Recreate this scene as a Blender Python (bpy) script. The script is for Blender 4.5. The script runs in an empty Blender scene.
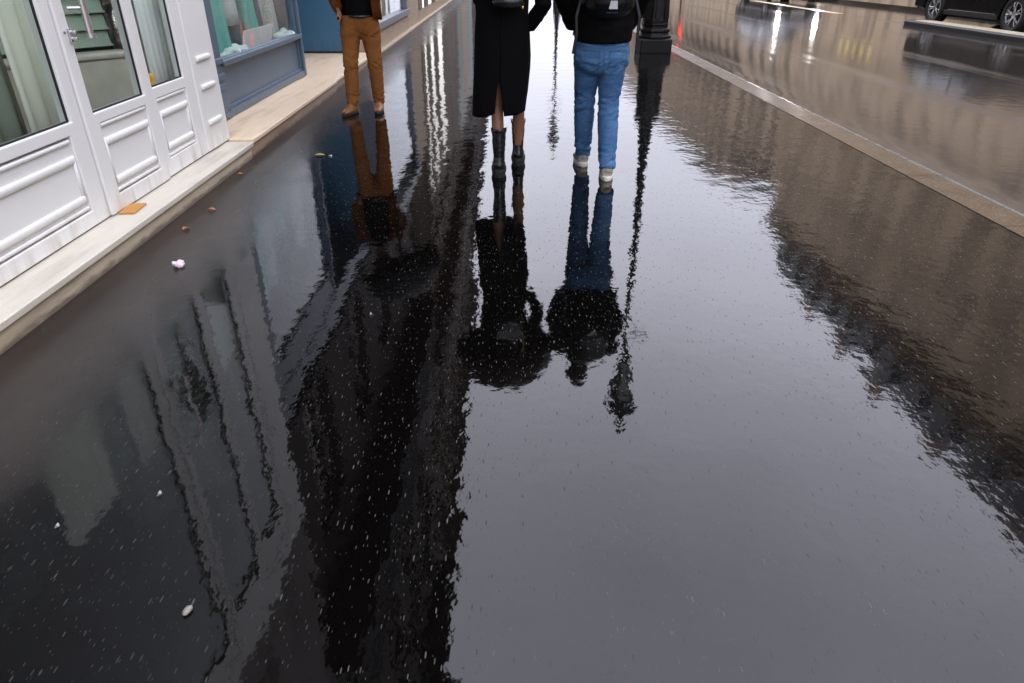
import bpy, bmesh, math, random
from mathutils import Vector, Matrix, noise as mn
R = math.radians
random.seed(7)
S = bpy.context.scene
COL = S.collection
PI = math.pi

# ------------------------------------------------------------------ helpers
class MB:
    def __init__(s): s.bm = bmesh.new()
    def box(s, x0, x1, y0, y1, z0, z1):
        v = [s.bm.verts.new(p) for p in ((x0,y0,z0),(x1,y0,z0),(x1,y1,z0),(x0,y1,z0),(x0,y0,z1),(x1,y0,z1),(x1,y1,z1),(x0,y1,z1))]
        for f in ((3,2,1,0),(4,5,6,7),(0,1,5,4),(1,2,6,5),(2,3,7,6),(3,0,4,7)): s.bm.faces.new([v[i] for i in f])
        return s
    def obox(s, c, size, rot=None):
        M = Matrix.Translation(Vector(c)) @ (rot.to_4x4() if rot is not None else Matrix.Identity(4))
        a, b, d = [q/2 for q in size]
        v = [s.bm.verts.new(M @ Vector(p)) for p in ((-a,-b,-d),(a,-b,-d),(a,b,-d),(-a,b,-d),(-a,-b,d),(a,-b,d),(a,b,d),(-a,b,d))]
        for f in ((3,2,1,0),(4,5,6,7),(0,1,5,4),(1,2,6,5),(2,3,7,6),(3,0,4,7)): s.bm.faces.new([v[i] for i in f])
        return s
    def poly(s, pts):
        s.bm.faces.new([s.bm.verts.new(p) for p in pts]); return s
    def rings(s, rings, caps=True, closed=True):
        rv = [[s.bm.verts.new(p) for p in r] for r in rings]
        n = len(rv[0])
        for a, b in zip(rv, rv[1:]):
            for i in range(n if closed else n-1):
                j = (i+1) % n
                s.bm.faces.new((a[i], a[j], b[j], b[i]))
        if caps and closed:
            s.bm.faces.new(rv[0][::-1]); s.bm.faces.new(rv[-1])
        return s
    def tube(s, pts, rad, n=14, ref=(0,1,0), caps=True):
        pts = [Vector(p) for p in pts]; rings = []
        for i, p in enumerate(pts):
            t = (pts[min(i+1, len(pts)-1)] - pts[max(i-1, 0)]).normalized()
            rf = Vector(ref)
            if abs(rf.dot(t)) > .96: rf = Vector((0,0,1)) if abs(t.z) < .9 else Vector((1,0,0))
            side = rf.cross(t).normalized(); fw = t.cross(side)
            r = rad[i] if isinstance(rad, (list, tuple)) else rad
            a, b = r if isinstance(r, (list, tuple)) else (r, r)
            rings.append([p + side*(a*math.cos(2*PI*k/n)) + fw*(b*math.sin(2*PI*k/n)) for k in range(n)])
        return s.rings(rings, caps)
    def lathe(s, prof, n=20, c=(0,0,0), M=None, caps=True, flat=None):
        rings = []
        for r, z in prof:
            ring = []
            for k in range(n):
                a = 2*PI*k/n + (PI/n if flat else 0)
                p = Vector((r*math.cos(a), r*math.sin(a), z))
                if M is not None: p = M @ p
                ring.append(p + Vector(c))
            rings.append(ring)
        return s.rings(rings, caps)
    def ell(s, c, r, rot=None, n=16, m=10):
        M = Matrix.Translation(Vector(c)) @ (rot.to_4x4() if rot is not None else Matrix.Identity(4)) @ Matrix.Diagonal((*r, 1))
        bmesh.ops.create_uvsphere(s.bm, u_segments=n, v_segments=m, radius=1, matrix=M); return s
    def prism(s, prof, x0, x1, axis='x'):
        """closed 2-D outline extruded along an axis (outline in the other two)"""
        def P(u, w, x): return (x,u,w) if axis == 'x' else ((u,x,w) if axis == 'y' else (u,w,x))
        a = [s.bm.verts.new(P(u,w,x0)) for u, w in prof]; b = [s.bm.verts.new(P(u,w,x1)) for u, w in prof]
        n = len(prof)
        for i in range(n): s.bm.faces.new((a[i], a[(i+1)%n], b[(i+1)%n], b[i]))
        s.bm.faces.new(a[::-1]); s.bm.faces.new(b); return s
    def mesh(s, name, mat):
        bmesh.ops.recalc_face_normals(s.bm, faces=s.bm.faces)
        me = bpy.data.meshes.new(name); s.bm.to_mesh(me); s.bm.free()
        for m in (mat if isinstance(mat, (list, tuple)) else [mat]): me.materials.append(m)
        return me
    def build(s, name, mat, parent=None, bevel=0, smooth=False, solid=0, sub=0, seg=2):
        return link(name, s.mesh(name, mat), parent, bevel, smooth, solid, sub, seg)

def link(name, me, parent=None, bevel=0, smooth=False, solid=0, sub=0, seg=2):
    o = bpy.data.objects.new(name, me); COL.objects.link(o)
    if smooth: me.polygons.foreach_set('use_smooth', [True]*len(me.polygons))
    if parent is not None: setpar(o, parent)
    if solid:
        m = o.modifiers.new('s', 'SOLIDIFY'); m.thickness = solid; m.offset = 0
    if bevel:
        m = o.modifiers.new('b', 'BEVEL'); m.width = bevel; m.segments = seg; m.limit_method = 'ANGLE'; m.angle_limit = R(35)
    if sub:
        m = o.modifiers.new('u', 'SUBSURF'); m.levels = sub; m.render_levels = sub
    return o
def setpar(o, parent):
    o.parent = parent
    if parent.get('_w'): o.matrix_parent_inverse = Matrix.Translation(-parent.location)
def tag(o, label=None, cat=None, group=None, kind=None):
    for k, v in (('label', label), ('category', cat), ('group', group), ('kind', kind)):
        if v: o[k] = v
    return o
def thing(name, label, cat, loc=(0,0,0), rz=0, group=None, world=False):
    """Empty at a thing's base.  world=True: its parts are written in world coordinates."""
    o = bpy.data.objects.new(name, None); COL.objects.link(o); o.empty_display_size = .2
    o.location = loc; o.rotation_euler = (0,0,rz)
    if world: o['_w'] = 1
    return tag(o, label, cat, group)
def copy_tree(o, parent=None):
    c = o.copy(); COL.objects.link(c)
    if parent is not None: c.parent = parent
    for ch in list(o.children): copy_tree(ch, c)
    return c
def organic(mb, name, mat, parent, vox=.012, smooth=5, fold=None):
    """fuse overlapping limbs and lobes into ONE continuous skin; fold(co, normal) -> displacement"""
    me = mb.mesh(name, mat)
    o = bpy.data.objects.new(name, me); COL.objects.link(o)
    m = o.modifiers.new('r', 'REMESH'); m.mode = 'VOXEL'; m.voxel_size = vox
    m = o.modifiers.new('s', 'SMOOTH'); m.factor = .5; m.iterations = smooth
    dg = bpy.context.evaluated_depsgraph_get()
    me2 = bpy.data.meshes.new_from_object(o.evaluated_get(dg))
    o.modifiers.clear(); o.data = me2; bpy.data.meshes.remove(me); me2.name = name
    if fold:
        nrm = [v.normal.copy() for v in me2.vertices]
        for v, n in zip(me2.vertices, nrm): v.co += n * fold(v.co, n)
    if not me2.materials: me2.materials.append(mat)
    me2.polygons.foreach_set('use_smooth', [True]*len(me2.polygons))
    if parent is not None: setpar(o, parent)
    return o

# ------------------------------------------------------------------ materials
class NT:
    def __init__(s, name):
        s.m = bpy.data.materials.new(name); s.m.use_nodes = True
        s.t = s.m.node_tree; s.t.nodes.clear()
        s.out = s.t.nodes.new('ShaderNodeOutputMaterial')
    def n(s, typ, **kw):
        nd = s.t.nodes.new('ShaderNode'+typ)
        for k, v in kw.items():
            if k.startswith('_'): setattr(nd, k[1:], v)
            else:
                sock = nd.inputs[int(k[1:])] if k[0] == 'i' and k[1:].isdigit() else nd.inputs[k.replace('__', ' ')]
                s.put(sock, v)
        return nd
    def put(s, sock, v):
        if isinstance(v, bpy.types.NodeSocket): s.t.links.new(v, sock)
        elif isinstance(v, bpy.types.Node): s.t.links.new(v.outputs[0], sock)
        else:
            if isinstance(v, (tuple, list)) and len(v) == 3 and sock.type == 'RGBA': v = (*v, 1)
            sock.default_value = v
    def math(s, op, a, b=0, c=0): return s.n('Math', _operation=op, i0=a, i1=b, i2=c).outputs[0]
    def pos(s): return s.n('NewGeometry').outputs['Position']
    def obj(s): return s.n('TexCoord').outputs['Object']
    def xyz(s, v): return s.n('SeparateXYZ', Vector=v).outputs
    def mapv(s, v, scale=(1,1,1), loc=(0,0,0)): return s.n('Mapping', Vector=v, Scale=scale, Location=loc).outputs[0]
    def noise(s, v, scale, detail=2, rough=.5): return s.n('TexNoise', Vector=v, Scale=scale, Detail=detail, Roughness=rough).outputs['Fac']
    def ramp(s, f, stops, interp='LINEAR'):
        nd = s.n('ValToRGB', Fac=f); cr = nd.color_ramp; cr.interpolation = interp
        while len(cr.elements) < len(stops): cr.elements.new(.5)
        for e, (p, c) in zip(cr.elements, stops):
            e.position = p; e.color = (*c, 1) if isinstance(c, (tuple, list)) else (c,c,c,1)
        return nd.outputs[0]
    def mr(s, v, a, b, c=0., d=1.): return s.n('MapRange', _interpolation_type='SMOOTHSTEP', i0=v, i1=a, i2=b, i3=c, i4=d).outputs[0]
    def mix(s, f, a, b):
        nd = s.n('Mix', _data_type='RGBA'); s.put(nd.inputs[0], f); s.put(nd.inputs[6], a); s.put(nd.inputs[7], b); return nd.outputs[2]
    def bump(s, h, strength=1., dist=1.): return s.n('Bump', Strength=strength, Distance=dist, Height=h).outputs[0]
    def pbr(s, **kw):
        nd = s.n('BsdfPrincipled', **kw); s.t.links.new(nd.outputs[0], s.out.inputs[0]); return s.m

def simple(name, col, rough=.6, var=.12, scale=8, bump=.0, bscale=60, metal=0, spec=.5, coat=0):
    """plain surface with uneven colour, uneven gloss and fine relief"""
    t = NT(name); p = t.obj()
    f = t.noise(p, scale, 4, .6)
    lo = tuple(c*(1-var) for c in col); hi = tuple(min(1, c*(1+var)) for c in col)
    kw = dict(Base__Color=t.ramp(f, [(.3, lo), (.7, hi)]), Roughness=t.math('MULTIPLY_ADD', f, .2, rough-.1), Metallic=metal)
    kw['Specular IOR Level'] = spec
    if coat: kw['Coat Weight'] = coat; kw['Coat Roughness'] = .06
    if bump: kw['Normal'] = t.bump(t.noise(p, bscale, 3), 1., bump)
    return t.pbr(**kw)

def m_pavement():
    t = NT('wet asphalt'); p = t.pos(); X, Y, Z = t.xyz(p)
    # water film: thick in the middle, thin along the shop steps
    wob = t.math('SUBTRACT', t.noise(p, 1.3, 4, .6), .5)
    edge = t.mr(t.math('ADD', X, t.math('MULTIPLY', wob, .55)), -1.22, -1.80)      # 1 at the steps
    patch = t.mr(t.noise(t.mapv(p, (1,.6,1)), 1.1, 3), .56, .66)
    big = t.math('SUBTRACT', t.noise(p, 1.15, 2, .45), .5)
    leftm = t.mr(X, .1, -.9)
    med = t.math('SUBTRACT', t.noise(p, 5.5, 2, .5), .5)
    fine = t.math('SUBTRACT', t.noise(t.mapv(p, (1,.8,1)), 26, 2, .5), .5)
    mott = t.math('SUBTRACT', t.noise(t.mapv(p, (1,.7,1)), 24, 3, .6), .5)
    grain = t.math('SUBTRACT', t.noise(p, 190, 2, .6), .5)
    rightm = t.mr(X, .9, 2.0)
    h = t.math('MULTIPLY', big, t.math('MULTIPLY_ADD', leftm, .0022, .0030))
    h = t.math('ADD', h, t.math('MULTIPLY', med, t.math('ADD', t.math('MULTIPLY_ADD', rightm, .0009, .0010), t.math('MULTIPLY', t.mr(Y, 2.5, 7.), .0013))))
    h = t.math('ADD', h, t.math('MULTIPLY', fine, t.math('MULTIPLY_ADD', rightm, .00020, .00034)))
    h = t.math('ADD', h, t.math('MULTIPLY', grain, t.math('MULTIPLY_ADD', t.math('MAXIMUM', edge, t.math('MULTIPLY', rightm, .02)), .0009, .00001)))
    h = t.math('ADD', h, t.math('MULTIPLY', mott, t.math('MULTIPLY_ADD', rightm, .00055, .00003)))
    # stretched glints of the wet grit, painted into the colour as pale flecks
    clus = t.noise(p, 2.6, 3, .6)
    def glint_flecks(sx, sy, keep, size, off):
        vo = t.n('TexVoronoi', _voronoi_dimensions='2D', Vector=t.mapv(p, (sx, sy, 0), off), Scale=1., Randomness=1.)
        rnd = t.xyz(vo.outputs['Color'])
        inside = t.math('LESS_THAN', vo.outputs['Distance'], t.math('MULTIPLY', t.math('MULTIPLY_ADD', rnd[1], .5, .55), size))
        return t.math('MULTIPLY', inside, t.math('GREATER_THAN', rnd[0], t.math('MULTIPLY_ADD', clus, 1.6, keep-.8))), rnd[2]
    g1, c1 = glint_flecks(40, 8, .42, .080, (0,0,0))
    g2, c2 = glint_flecks(80, 17, .45, .080, (3.3,1.7,0))
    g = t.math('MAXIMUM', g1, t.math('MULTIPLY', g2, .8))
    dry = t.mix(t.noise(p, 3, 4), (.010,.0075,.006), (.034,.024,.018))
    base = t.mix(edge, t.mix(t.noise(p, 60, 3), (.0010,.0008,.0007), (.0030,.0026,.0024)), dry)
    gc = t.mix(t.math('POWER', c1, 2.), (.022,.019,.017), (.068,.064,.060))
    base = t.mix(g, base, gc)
    rough = t.math('ADD', t.math('MULTIPLY_ADD', edge, .30, .028), t.math('MULTIPLY', patch, .02))
    rough = t.math('ADD', rough, t.math('MULTIPLY', rightm, .012))
    rough = t.math('MAXIMUM', rough, t.math('MULTIPLY', g, .5))
    return t.pbr(Base__Color=base, Roughness=rough, IOR=1.45, Normal=t.bump(h))

def m_road():
    t = NT('wet road asphalt'); p = t.pos(); X, Y, Z = t.xyz(p)
    streak = t.noise(t.mapv(p, (2.6,.10,1)), 1.6, 5, .65)
    tyre = t.math('ABSOLUTE', t.math('SINE', t.math('MULTIPLY_ADD', X, 1.75, .4)))
    streak = t.math('ADD', t.math('MULTIPLY', streak, .7), t.math('MULTIPLY', t.noise(t.mapv(p, (1,.35,1)), .55, 4, .6), .3))
    wet = t.mr(t.math('ADD', streak, t.math('MULTIPLY', tyre, .18)), .40, .62)
    h = t.math('MULTIPLY', t.noise(t.mapv(p, (1,.6,1)), 34, 3, .6), .00048)
    h = t.math('ADD', h, t.math('MULTIPLY', t.noise(p, 7, 3), .0014))
    base = t.mix(t.math('ADD', t.math('MULTIPLY', t.noise(p, 22, 4, .8), .5), t.math('MULTIPLY', t.noise(t.mapv(p, (5,.03,1)), 1.3, 5, .75), .5)), (.022,.019,.017), (.135,.118,.100))
    base = t.mix(wet, base, (.040,.034,.029))
    return t.pbr(Base__Color=base, Roughness=t.math('MULTIPLY_ADD', wet, -.13, .19), IOR=1.6, Normal=t.bump(h))

def m_granite(name, c0, c1, rough=.3, joint=1.0):
    t = NT(name); p = t.pos(); X, Y, Z = t.xyz(p)
    f = t.noise(p, 5, 5, .65); sp = t.noise(p, 130, 2)
    base = t.mix(f, c0, c1)
    base = t.mix(t.mr(sp, .55, .7), base, tuple(c*1.35 for c in c1))
    fr = t.math('FRACT', t.math('DIVIDE', Y, joint))
    j = t.math('LESS_THAN', t.math('ABSOLUTE', t.math('SUBTRACT', fr, .5)), .006)
    base = t.mix(j, base, (.02,.018,.015))
    h = t.math('SUBTRACT', t.math('MULTIPLY', sp, .0002), t.math('MULTIPLY', j, .004))
    return t.pbr(Base__Color=base, Roughness=t.math('MULTIPLY_ADD', f, .25, rough-.1), Normal=t.bump(h))

def m_marble(name, a, b, vein, rough=.35):
    t = NT(name); p = t.pos()
    w = t.noise(t.mapv(p, (6,.5,6)), 2.2, 6, .7)
    base = t.mix(t.noise(p, 2.5, 4), a, b)
    base = t.mix(t.math('MULTIPLY', t.mr(t.math('ABSOLUTE', t.math('SUBTRACT', w, .5)), .05, .0), .22), base, vein)
    dirt = t.mr(t.noise(t.mapv(p, (5,.8,6)), 2, 5), .5, .8)
    base = t.mix(t.math('MULTIPLY', dirt, .45), base, tuple(c*.62 for c in vein))
    zz = t.xyz(p)[2]; tide = t.mr(t.math('ADD', zz, t.math('MULTIPLY', t.noise(t.mapv(p, (3,3,9)), 3, 5), -.055)), .012, -.022)
    base = t.mix(t.math('MULTIPLY', tide, .75), base, (.06,.042,.028))
    return t.pbr(Base__Color=base, Roughness=rough, Normal=t.bump(t.math('MULTIPLY', t.noise(p, 25, 4), .0012)))

def m_paint(name, col, dirtcol, rough=.38, zdirt=.35):
    t = NT(name); p = t.pos(); X, Y, Z = t.xyz(p)
    n1 = t.noise(p, 3, 5, .6); n2 = t.noise(t.mapv(p, (6,6,1.2)), 3, 4)
    d = t.math('MULTIPLY', t.mr(Z, zdirt, .08), t.mr(n2, .35, .8))
    base = t.mix(t.math('MULTIPLY', d, .75), t.mix(n1, tuple(c*.93 for c in col), col), dirtcol)
    h = t.math('MULTIPLY', t.noise(t.mapv(p, (1,1,.35)), 55, 3), .0004)
    return t.pbr(Base__Color=base, Roughness=t.math('MULTIPLY_ADD', n1, .18, rough-.09), Normal=t.bump(h))

def m_stone(name, col, rough=.85, bw=.9, bh=.42):
    t = NT(name); p = t.pos(); X, Y, Z = t.xyz(p)
    v = t.n('CombineXYZ', X=t.math('ADD', X, Y), Y=Z, Z=0.).outputs[0]
    br = t.n('TexBrick', Vector=v, Color1=col, Color2=tuple(c*.84 for c in col), Mortar=tuple(c*.55 for c in col), Scale=1.)
    br.inputs['Mortar Size'].default_value = .012; br.inputs['Brick Width'].default_value = bw; br.inputs['Row Height'].default_value = bh
    stain = t.noise(t.mapv(p, (1.2,1.2,.25)), 1.3, 5)
    base = t.mix(t.mr(stain, .40, .70), br.outputs[0], tuple(c*.45 for c in col))
    return t.pbr(Base__Color=base, Roughness=rough, Normal=t.bump(t.math('MULTIPLY', t.noise(p, 18, 4), .004)))

def m_glass(name='window glass', tint=(.95,.98,.96), dark=.08):
    t = NT(name)
    geo = t.n('NewGeometry'); dt = t.n('VectorMath', _operation='DOT_PRODUCT', i0=geo.outputs['Incoming'], i1=geo.outputs['Normal']).outputs['Value']
    fr = t.math('MULTIPLY_ADD', t.math('POWER', t.math('SUBTRACT', 1., t.math('ABSOLUTE', dt)), 5.), .97, .025)
    tr = t.n('BsdfTransparent', Color=tint)
    p = t.pos()
    gl = t.n('BsdfGlossy', Color=(.95,.96,.97), Roughness=.015, Normal=t.bump(t.math('MULTIPLY', t.noise(p, 1.6, 1), .006)))
    mx = t.n('MixShader'); t.put(mx.inputs[0], fr); t.put(mx.inputs[1], tr); t.put(mx.inputs[2], gl)
    t.t.links.new(mx.outputs[0], t.out.inputs[0]); return t.m

def m_emit(name, col, strength):
    t = NT(name); e = t.n('Emission', Color=col, Strength=strength); t.t.links.new(e.outputs[0], t.out.inputs[0]); return t.m

def m_denim():
    t = NT('blue denim'); p = t.obj()
    n1 = t.noise(p, 7, 4, .6); w = t.noise(t.mapv(p, (1,1,.35)), 420, 2)
    st = t.noise(t.mapv(p, (4,4,26)), 2.2, 3, .6); n1 = t.math('ADD', t.math('MULTIPLY', n1, .55), t.math('MULTIPLY', st, .45))
    base = t.ramp(n1, [(.34,(.026,.080,.180)), (.50,(.065,.170,.335)), (.66,(.150,.290,.480))])
    base = t.mix(t.mr(w, .35, .7), (.028,.09,.21), base)
    X, Y, Z = t.xyz(p)
    def lt(a, b): return t.math('LESS_THAN', a, b)
    ax = t.math('ABSOLUTE', X); back = t.math('MULTIPLY', lt(Y, -.02), t.math('GREATER_THAN', Z, .66))
    q = t.math('MAXIMUM', t.math('SUBTRACT', t.math('ABSOLUTE', t.math('SUBTRACT', ax, .090)), .056), t.math('SUBTRACT', t.math('ABSOLUTE', t.math('SUBTRACT', Z, .755)), .062))
    pocket = lt(t.math('ABSOLUTE', q), .0045)
    seam = lt(ax, .0045)
    yoke = lt(t.math('ABSOLUTE', t.math('SUBTRACT', Z, t.math('MULTIPLY_ADD', ax, .16, .825))), .004)
    ln = t.math('MULTIPLY', back, t.math('MAXIMUM', pocket, t.math('MAXIMUM', seam, yoke)))
    base = t.mix(t.math('MULTIPLY', ln, .30), base, (.012,.035,.085))
    return t.pbr(Base__Color=base, Roughness=.85, Normal=t.bump(t.math('SUBTRACT', t.math('MULTIPLY', w, .0006), t.math('MULTIPLY', ln, .002))))

def m_cloth(name, a, b, rough=.9, weave=300, amp=.0006, scale=6, sheen=0):
    t = NT(name); p = t.obj(); w = t.noise(p, weave, 2)
    kw = dict(Base__Color=t.mix(t.noise(p, scale, 4, .6), a, b), Roughness=rough, Normal=t.bump(t.math('MULTIPLY', w, amp)))
    kw['Specular IOR Level'] = .12
    if sheen: kw['Sheen Weight'] = sheen
    return t.pbr(**kw)

M = {}
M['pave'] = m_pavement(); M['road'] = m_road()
M['kerb'] = m_granite('wet granite kerb', (.022,.016,.009), (.145,.102,.060), .20, 1.05)
M['arris_shine'] = m_granite('granite edge shine', (.09,.10,.105), (.20,.22,.23), .25, 1.05)  # paler bluish colour standing in for the wet shine along the kerb edge
M['gutter'] = simple('gutter water', (.03,.03,.03), .06, .1, 20, .0003, 30)
M['step_white'] = m_marble('white stone step', (.60,.565,.475), (.55,.51,.42), (.40,.34,.25))
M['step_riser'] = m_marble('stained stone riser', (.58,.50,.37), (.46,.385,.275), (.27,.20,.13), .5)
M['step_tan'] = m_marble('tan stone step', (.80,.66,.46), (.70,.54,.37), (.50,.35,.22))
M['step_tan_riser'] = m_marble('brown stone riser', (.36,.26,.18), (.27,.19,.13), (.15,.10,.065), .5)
M['white'] = m_paint('white shop paint', (.765,.765,.735), (.40,.36,.28))
M['blue'] = m_paint('blue grey shop paint', (.068,.108,.158), (.06,.07,.085), .42)
M['navy'] = m_paint('dark blue door paint', (.045,.130,.215), (.03,.06,.09), .4)
M['beige_stone'] = m_marble('beige stone riser', (.40,.31,.22), (.30,.225,.155), (.19,.135,.09), .6)
M['sill_grey'] = simple('grey painted sill', (.12,.13,.16), .4, .1)
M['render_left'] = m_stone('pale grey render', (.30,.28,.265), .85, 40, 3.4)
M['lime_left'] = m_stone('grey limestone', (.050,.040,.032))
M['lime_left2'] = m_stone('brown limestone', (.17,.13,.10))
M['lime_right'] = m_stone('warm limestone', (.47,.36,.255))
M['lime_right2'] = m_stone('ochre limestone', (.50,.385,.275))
M['zinc'] = simple('dark zinc roof', (.045,.048,.055), .5, .25, 3)
M['slate'] = simple('slate roof', (.035,.035,.04), .55, .3, 5, .004, 25)
M['brick'] = simple('chimney brick', (.25,.13,.08), .9, .3, 6)
M['iron'] = simple('black cast iron', (.006,.0055,.0055), .5, .35, 10, .0015, 60, spec=.2)
M['rail'] = simple('black railing iron', (.015,.015,.016), .5)
M['glass'] = m_glass(); 
M['bglass'] = simple('dark building window', (.012,.014,.016), .06, .2, 2)
M['drawn'] = simple('window with drawn curtain', (.11,.088,.066), .25, .6, 1.3)
M['seal'] = simple('black rubber seal', (.010,.010,.011), .6)
M['steel'] = simple('brushed steel', (.55,.55,.55), .28, .1, 30, metal=1)
M['handle'] = simple('pinkish steel handle', (.55,.50,.50), .3, .1, 30, metal=.85)
M['shutter'] = simple('green grey slats', (.36,.45,.36), .5, .15)
M['curtain'] = m_cloth('beige curtain', (.70,.70,.60), (.80,.80,.71))
M['curtain_green'] = m_cloth('green grey drape', (.22,.27,.22), (.33,.38,.32))
M['curtain_dark'] = m_cloth('dark drape', (.035,.04,.035), (.06,.07,.06))
M['sheer'] = m_cloth('pale grey sheer curtain', (.72,.75,.74), (.82,.84,.83))
M['cabinet'] = simple('beige cabinet paint', (.60,.57,.49), .5)
M['dark'] = simple('dark interior', (.030,.032,.030), .8)
M['inwall'] = simple('interior wall paint', (.13,.135,.12), .8)
M['yellow'] = simple('yellow plastic', (.95,.50,.01), .4, .05)
M['mat'] = m_cloth('brown coir mat', (.40,.19,.055), (.52,.27,.09), .95, 120, .002)
M['teal'] = m_cloth('teal fabric', (.06,.36,.35), (.14,.52,.48), .6)
M['navycloth'] = m_cloth('navy fabric', (.02,.05,.10), (.05,.11,.18), .6)
M['tulle'] = m_cloth('white tulle', (.62,.74,.72), (.78,.84,.82), .8, 60, .006)
M['silver'] = m_cloth('silver lace fabric', (.38,.42,.46), (.55,.58,.62), .5, 90, .003)
M['card'] = simple('white card', (.95,.93,.97), .6, .03)
M['cardink'] = simple('grey print', (.45,.44,.47), .6, .03)
M['paper'] = simple('pinkish paper tissue', (.80,.66,.70), .8, .12, 40)
M['leaf'] = simple('brown fallen leaf', (.36,.14,.035), .5, .4, 30)
M['leaf_y'] = simple('yellow fallen leaf', (.28,.23,.07), .5, .3, 30)
M['pebble'] = simple('pale pebble', (.24,.225,.19), .35, .2, 40)
M['flyer'] = simple('white paper scrap', (.42,.42,.41), .5, .1, 40)
M['tar'] = simple('dark tarred kerb', (.022,.022,.023), .5, .4, 9, .004, 30)
M['line'] = simple('cream road paint', (.50,.43,.31), .35, .2, 14, .001, 40)
M['denim'] = m_denim()
M['brown'] = m_cloth('brown cotton twill', (.165,.063,.017), (.27,.107,.031))
M['suede'] = m_cloth('rust brown suede', (.085,.026,.007), (.16,.052,.014), .95, 180, .001)
M['black'] = m_cloth('black wool', (.0010,.0010,.0013), (.0022,.0022,.0028), .9, 260, .0008)
M['blackj'] = m_cloth('black jacket fabric', (.0012,.0012,.0015), (.0026,.0026,.003), .7, 200)
M['nylon'] = simple('black backpack nylon', (.004,.004,.005), .45, .3, 12, .001, 90, spec=.3)
M['leather'] = simple('black boot leather', (.010,.010,.012), .26, .3, 20, .0006, 70, coat=.4)
M['rubber'] = simple('black rubber sole', (.012,.012,.012), .7, .2)
M['tanleather'] = simple('tan shoe leather', (.22,.085,.026), .55, .3, 14, .0006, 60, coat=.2)
M['sneaker'] = m_cloth('grey beige sneaker suede', (.30,.27,.235), (.42,.39,.35), .85, 160, .001, 20)
M['sole'] = simple('off white sole', (.72,.68,.58), .5, .08)
M['skin'] = simple('skin', (.36,.185,.115), .5, .12, 14)
M['skin2'] = simple('tanned skin', (.27,.125,.066), .48, .12, 14)
M['hair'] = simple('dark brown hair', (.018,.010,.007), .5, .4, 60, .004, 90)
M['umbrella'] = m_cloth('brown black umbrella cloth', (.020,.014,.012), (.032,.023,.019), .6)
M['umbrella2'] = m_cloth('black umbrella cloth', (.007,.007,.009), (.012,.012,.014), .6)
M['gold'] = simple('gold chain', (.75,.48,.18), .25, .1, metal=1)
M['grey_patch'] = simple('reflective grey patch', (.42,.42,.44), .4, .05)
M['carblack'] = simple('black car paint', (.004,.004,.005), .3, .1, coat=.1, spec=.1)
M['cargrey'] = simple('grey car paint', (.09,.09,.10), .25, .1, coat=1)
M['carglass'] = simple('car glass', (.008,.009,.010), .05)
M['rim'] = simple('machined alloy', (.52,.53,.56), .26, .1, metal=.9)
M['rimdark'] = simple('dark wheel well', (.008,.008,.008), .6)
M['tyre'] = simple('tyre rubber', (.010,.010,.010), .75)
M['chrome'] = simple('chrome trim', (.75,.76,.78), .12, .05, metal=1)
M['headlamp'] = simple('headlamp lens', (.35,.37,.38), .08, .1)
M['headlit'] = m_emit('lit headlamp', (1,.97,.92), 320)
M['tail'] = simple('red lamp lens', (.35,.01,.008), .1)
M['redlit'] = m_emit('lit red signal', (1,.05,.04), 7)
M['signalbody'] = simple('dark green signal housing', (.015,.02,.017), .5)
M['yellowlit'] = m_emit('lit yellow globe', (1,.80,.22), .9)
M['shoplit'] = m_emit('lit shop display', (1,.98,.95), .85)
M['lampglass'] = simple('milky lamp glass', (.50,.50,.48), .2, .1)
M['plate'] = simple('blank number plate', (.6,.6,.58), .4)
M['dgreen'] = simple('dark green paint', (.03,.07,.04), .4); M['dteal'] = simple('dark teal paint', (.03,.12,.13), .4)
M['ground'] = simple('ground earth', (.05,.048,.045), .9, .2, 1)

# ------------------------------------------------------------------ setting
def struct(o): o['kind'] = 'structure'; return o
mb = MB(); mb.poly([(-400,-300,-.16),(400,-300,-.16),(400,600,-.16),(-400,600,-.16)]); struct(mb.build('ground', M['ground']))
KX0, KX1 = 2.83, 3.11                       # kerb stone
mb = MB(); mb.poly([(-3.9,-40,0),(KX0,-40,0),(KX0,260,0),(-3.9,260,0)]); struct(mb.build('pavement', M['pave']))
# road: falls towards the kerb in a shallow channel
prof = [(3.475,-.108),(3.60,-.100),(4.4,-.085),(8,-.06),(14,-.10)]
mb = MB(); mb.rings([[(x,y,z) for x, z in prof] for y in (-40, 260)], caps=False, closed=False); struct(mb.build('road', M['road'], smooth=True))
mb = MB(); mb.rings([[(x,y,z) for x, z in ((KX1-.02,-.110),(3.475,-.108))] for y in (-40, 260)], caps=False, closed=False); struct(mb.build('gutter', M['road']))
# kerb with a rounded arris
kp = [(KX0,-.15),(KX0,.003),(KX1-.050,.003),(KX1-.014,-.001),(KX1,-.016),(KX1,-.15)]
mb = MB(); mb.prism([(a,b) for a,b in kp], -40, 260, 'y')
ko = mb.build('kerb', [M['kerb'], M['arris_shine']])
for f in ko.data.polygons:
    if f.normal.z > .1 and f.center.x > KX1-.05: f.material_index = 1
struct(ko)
mb = MB(); mb.poly([(13.9,-40,.02),(19.2,-40,.02),(19.2,260,.02),(13.9,260,.02)]).box(13.7,13.9,-40,260,-.15,.02)
struct(mb.build('opposite_pavement', M['road']))
# painted lane line: long stripe past the parked car
for i, (a, b) in enumerate(((23.5,32),(36,60))):
    mb = MB(); ys = [a+(b-a)*k/24 for k in range(25)]
    L = [(10.36+.012*random.uniform(-1,1), y) for y in ys]; Rr = [(10.66+.012*random.uniform(-1,1), y) for y in ys]
    zz = -.0804+.0065
    mb.rings([[(x0,y,zz),(x1,y,zz)] for (x0,y),(x1,_) in zip(L,Rr)], caps=False, closed=False)
    struct(mb.build('lane_line', M['line']))

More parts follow.
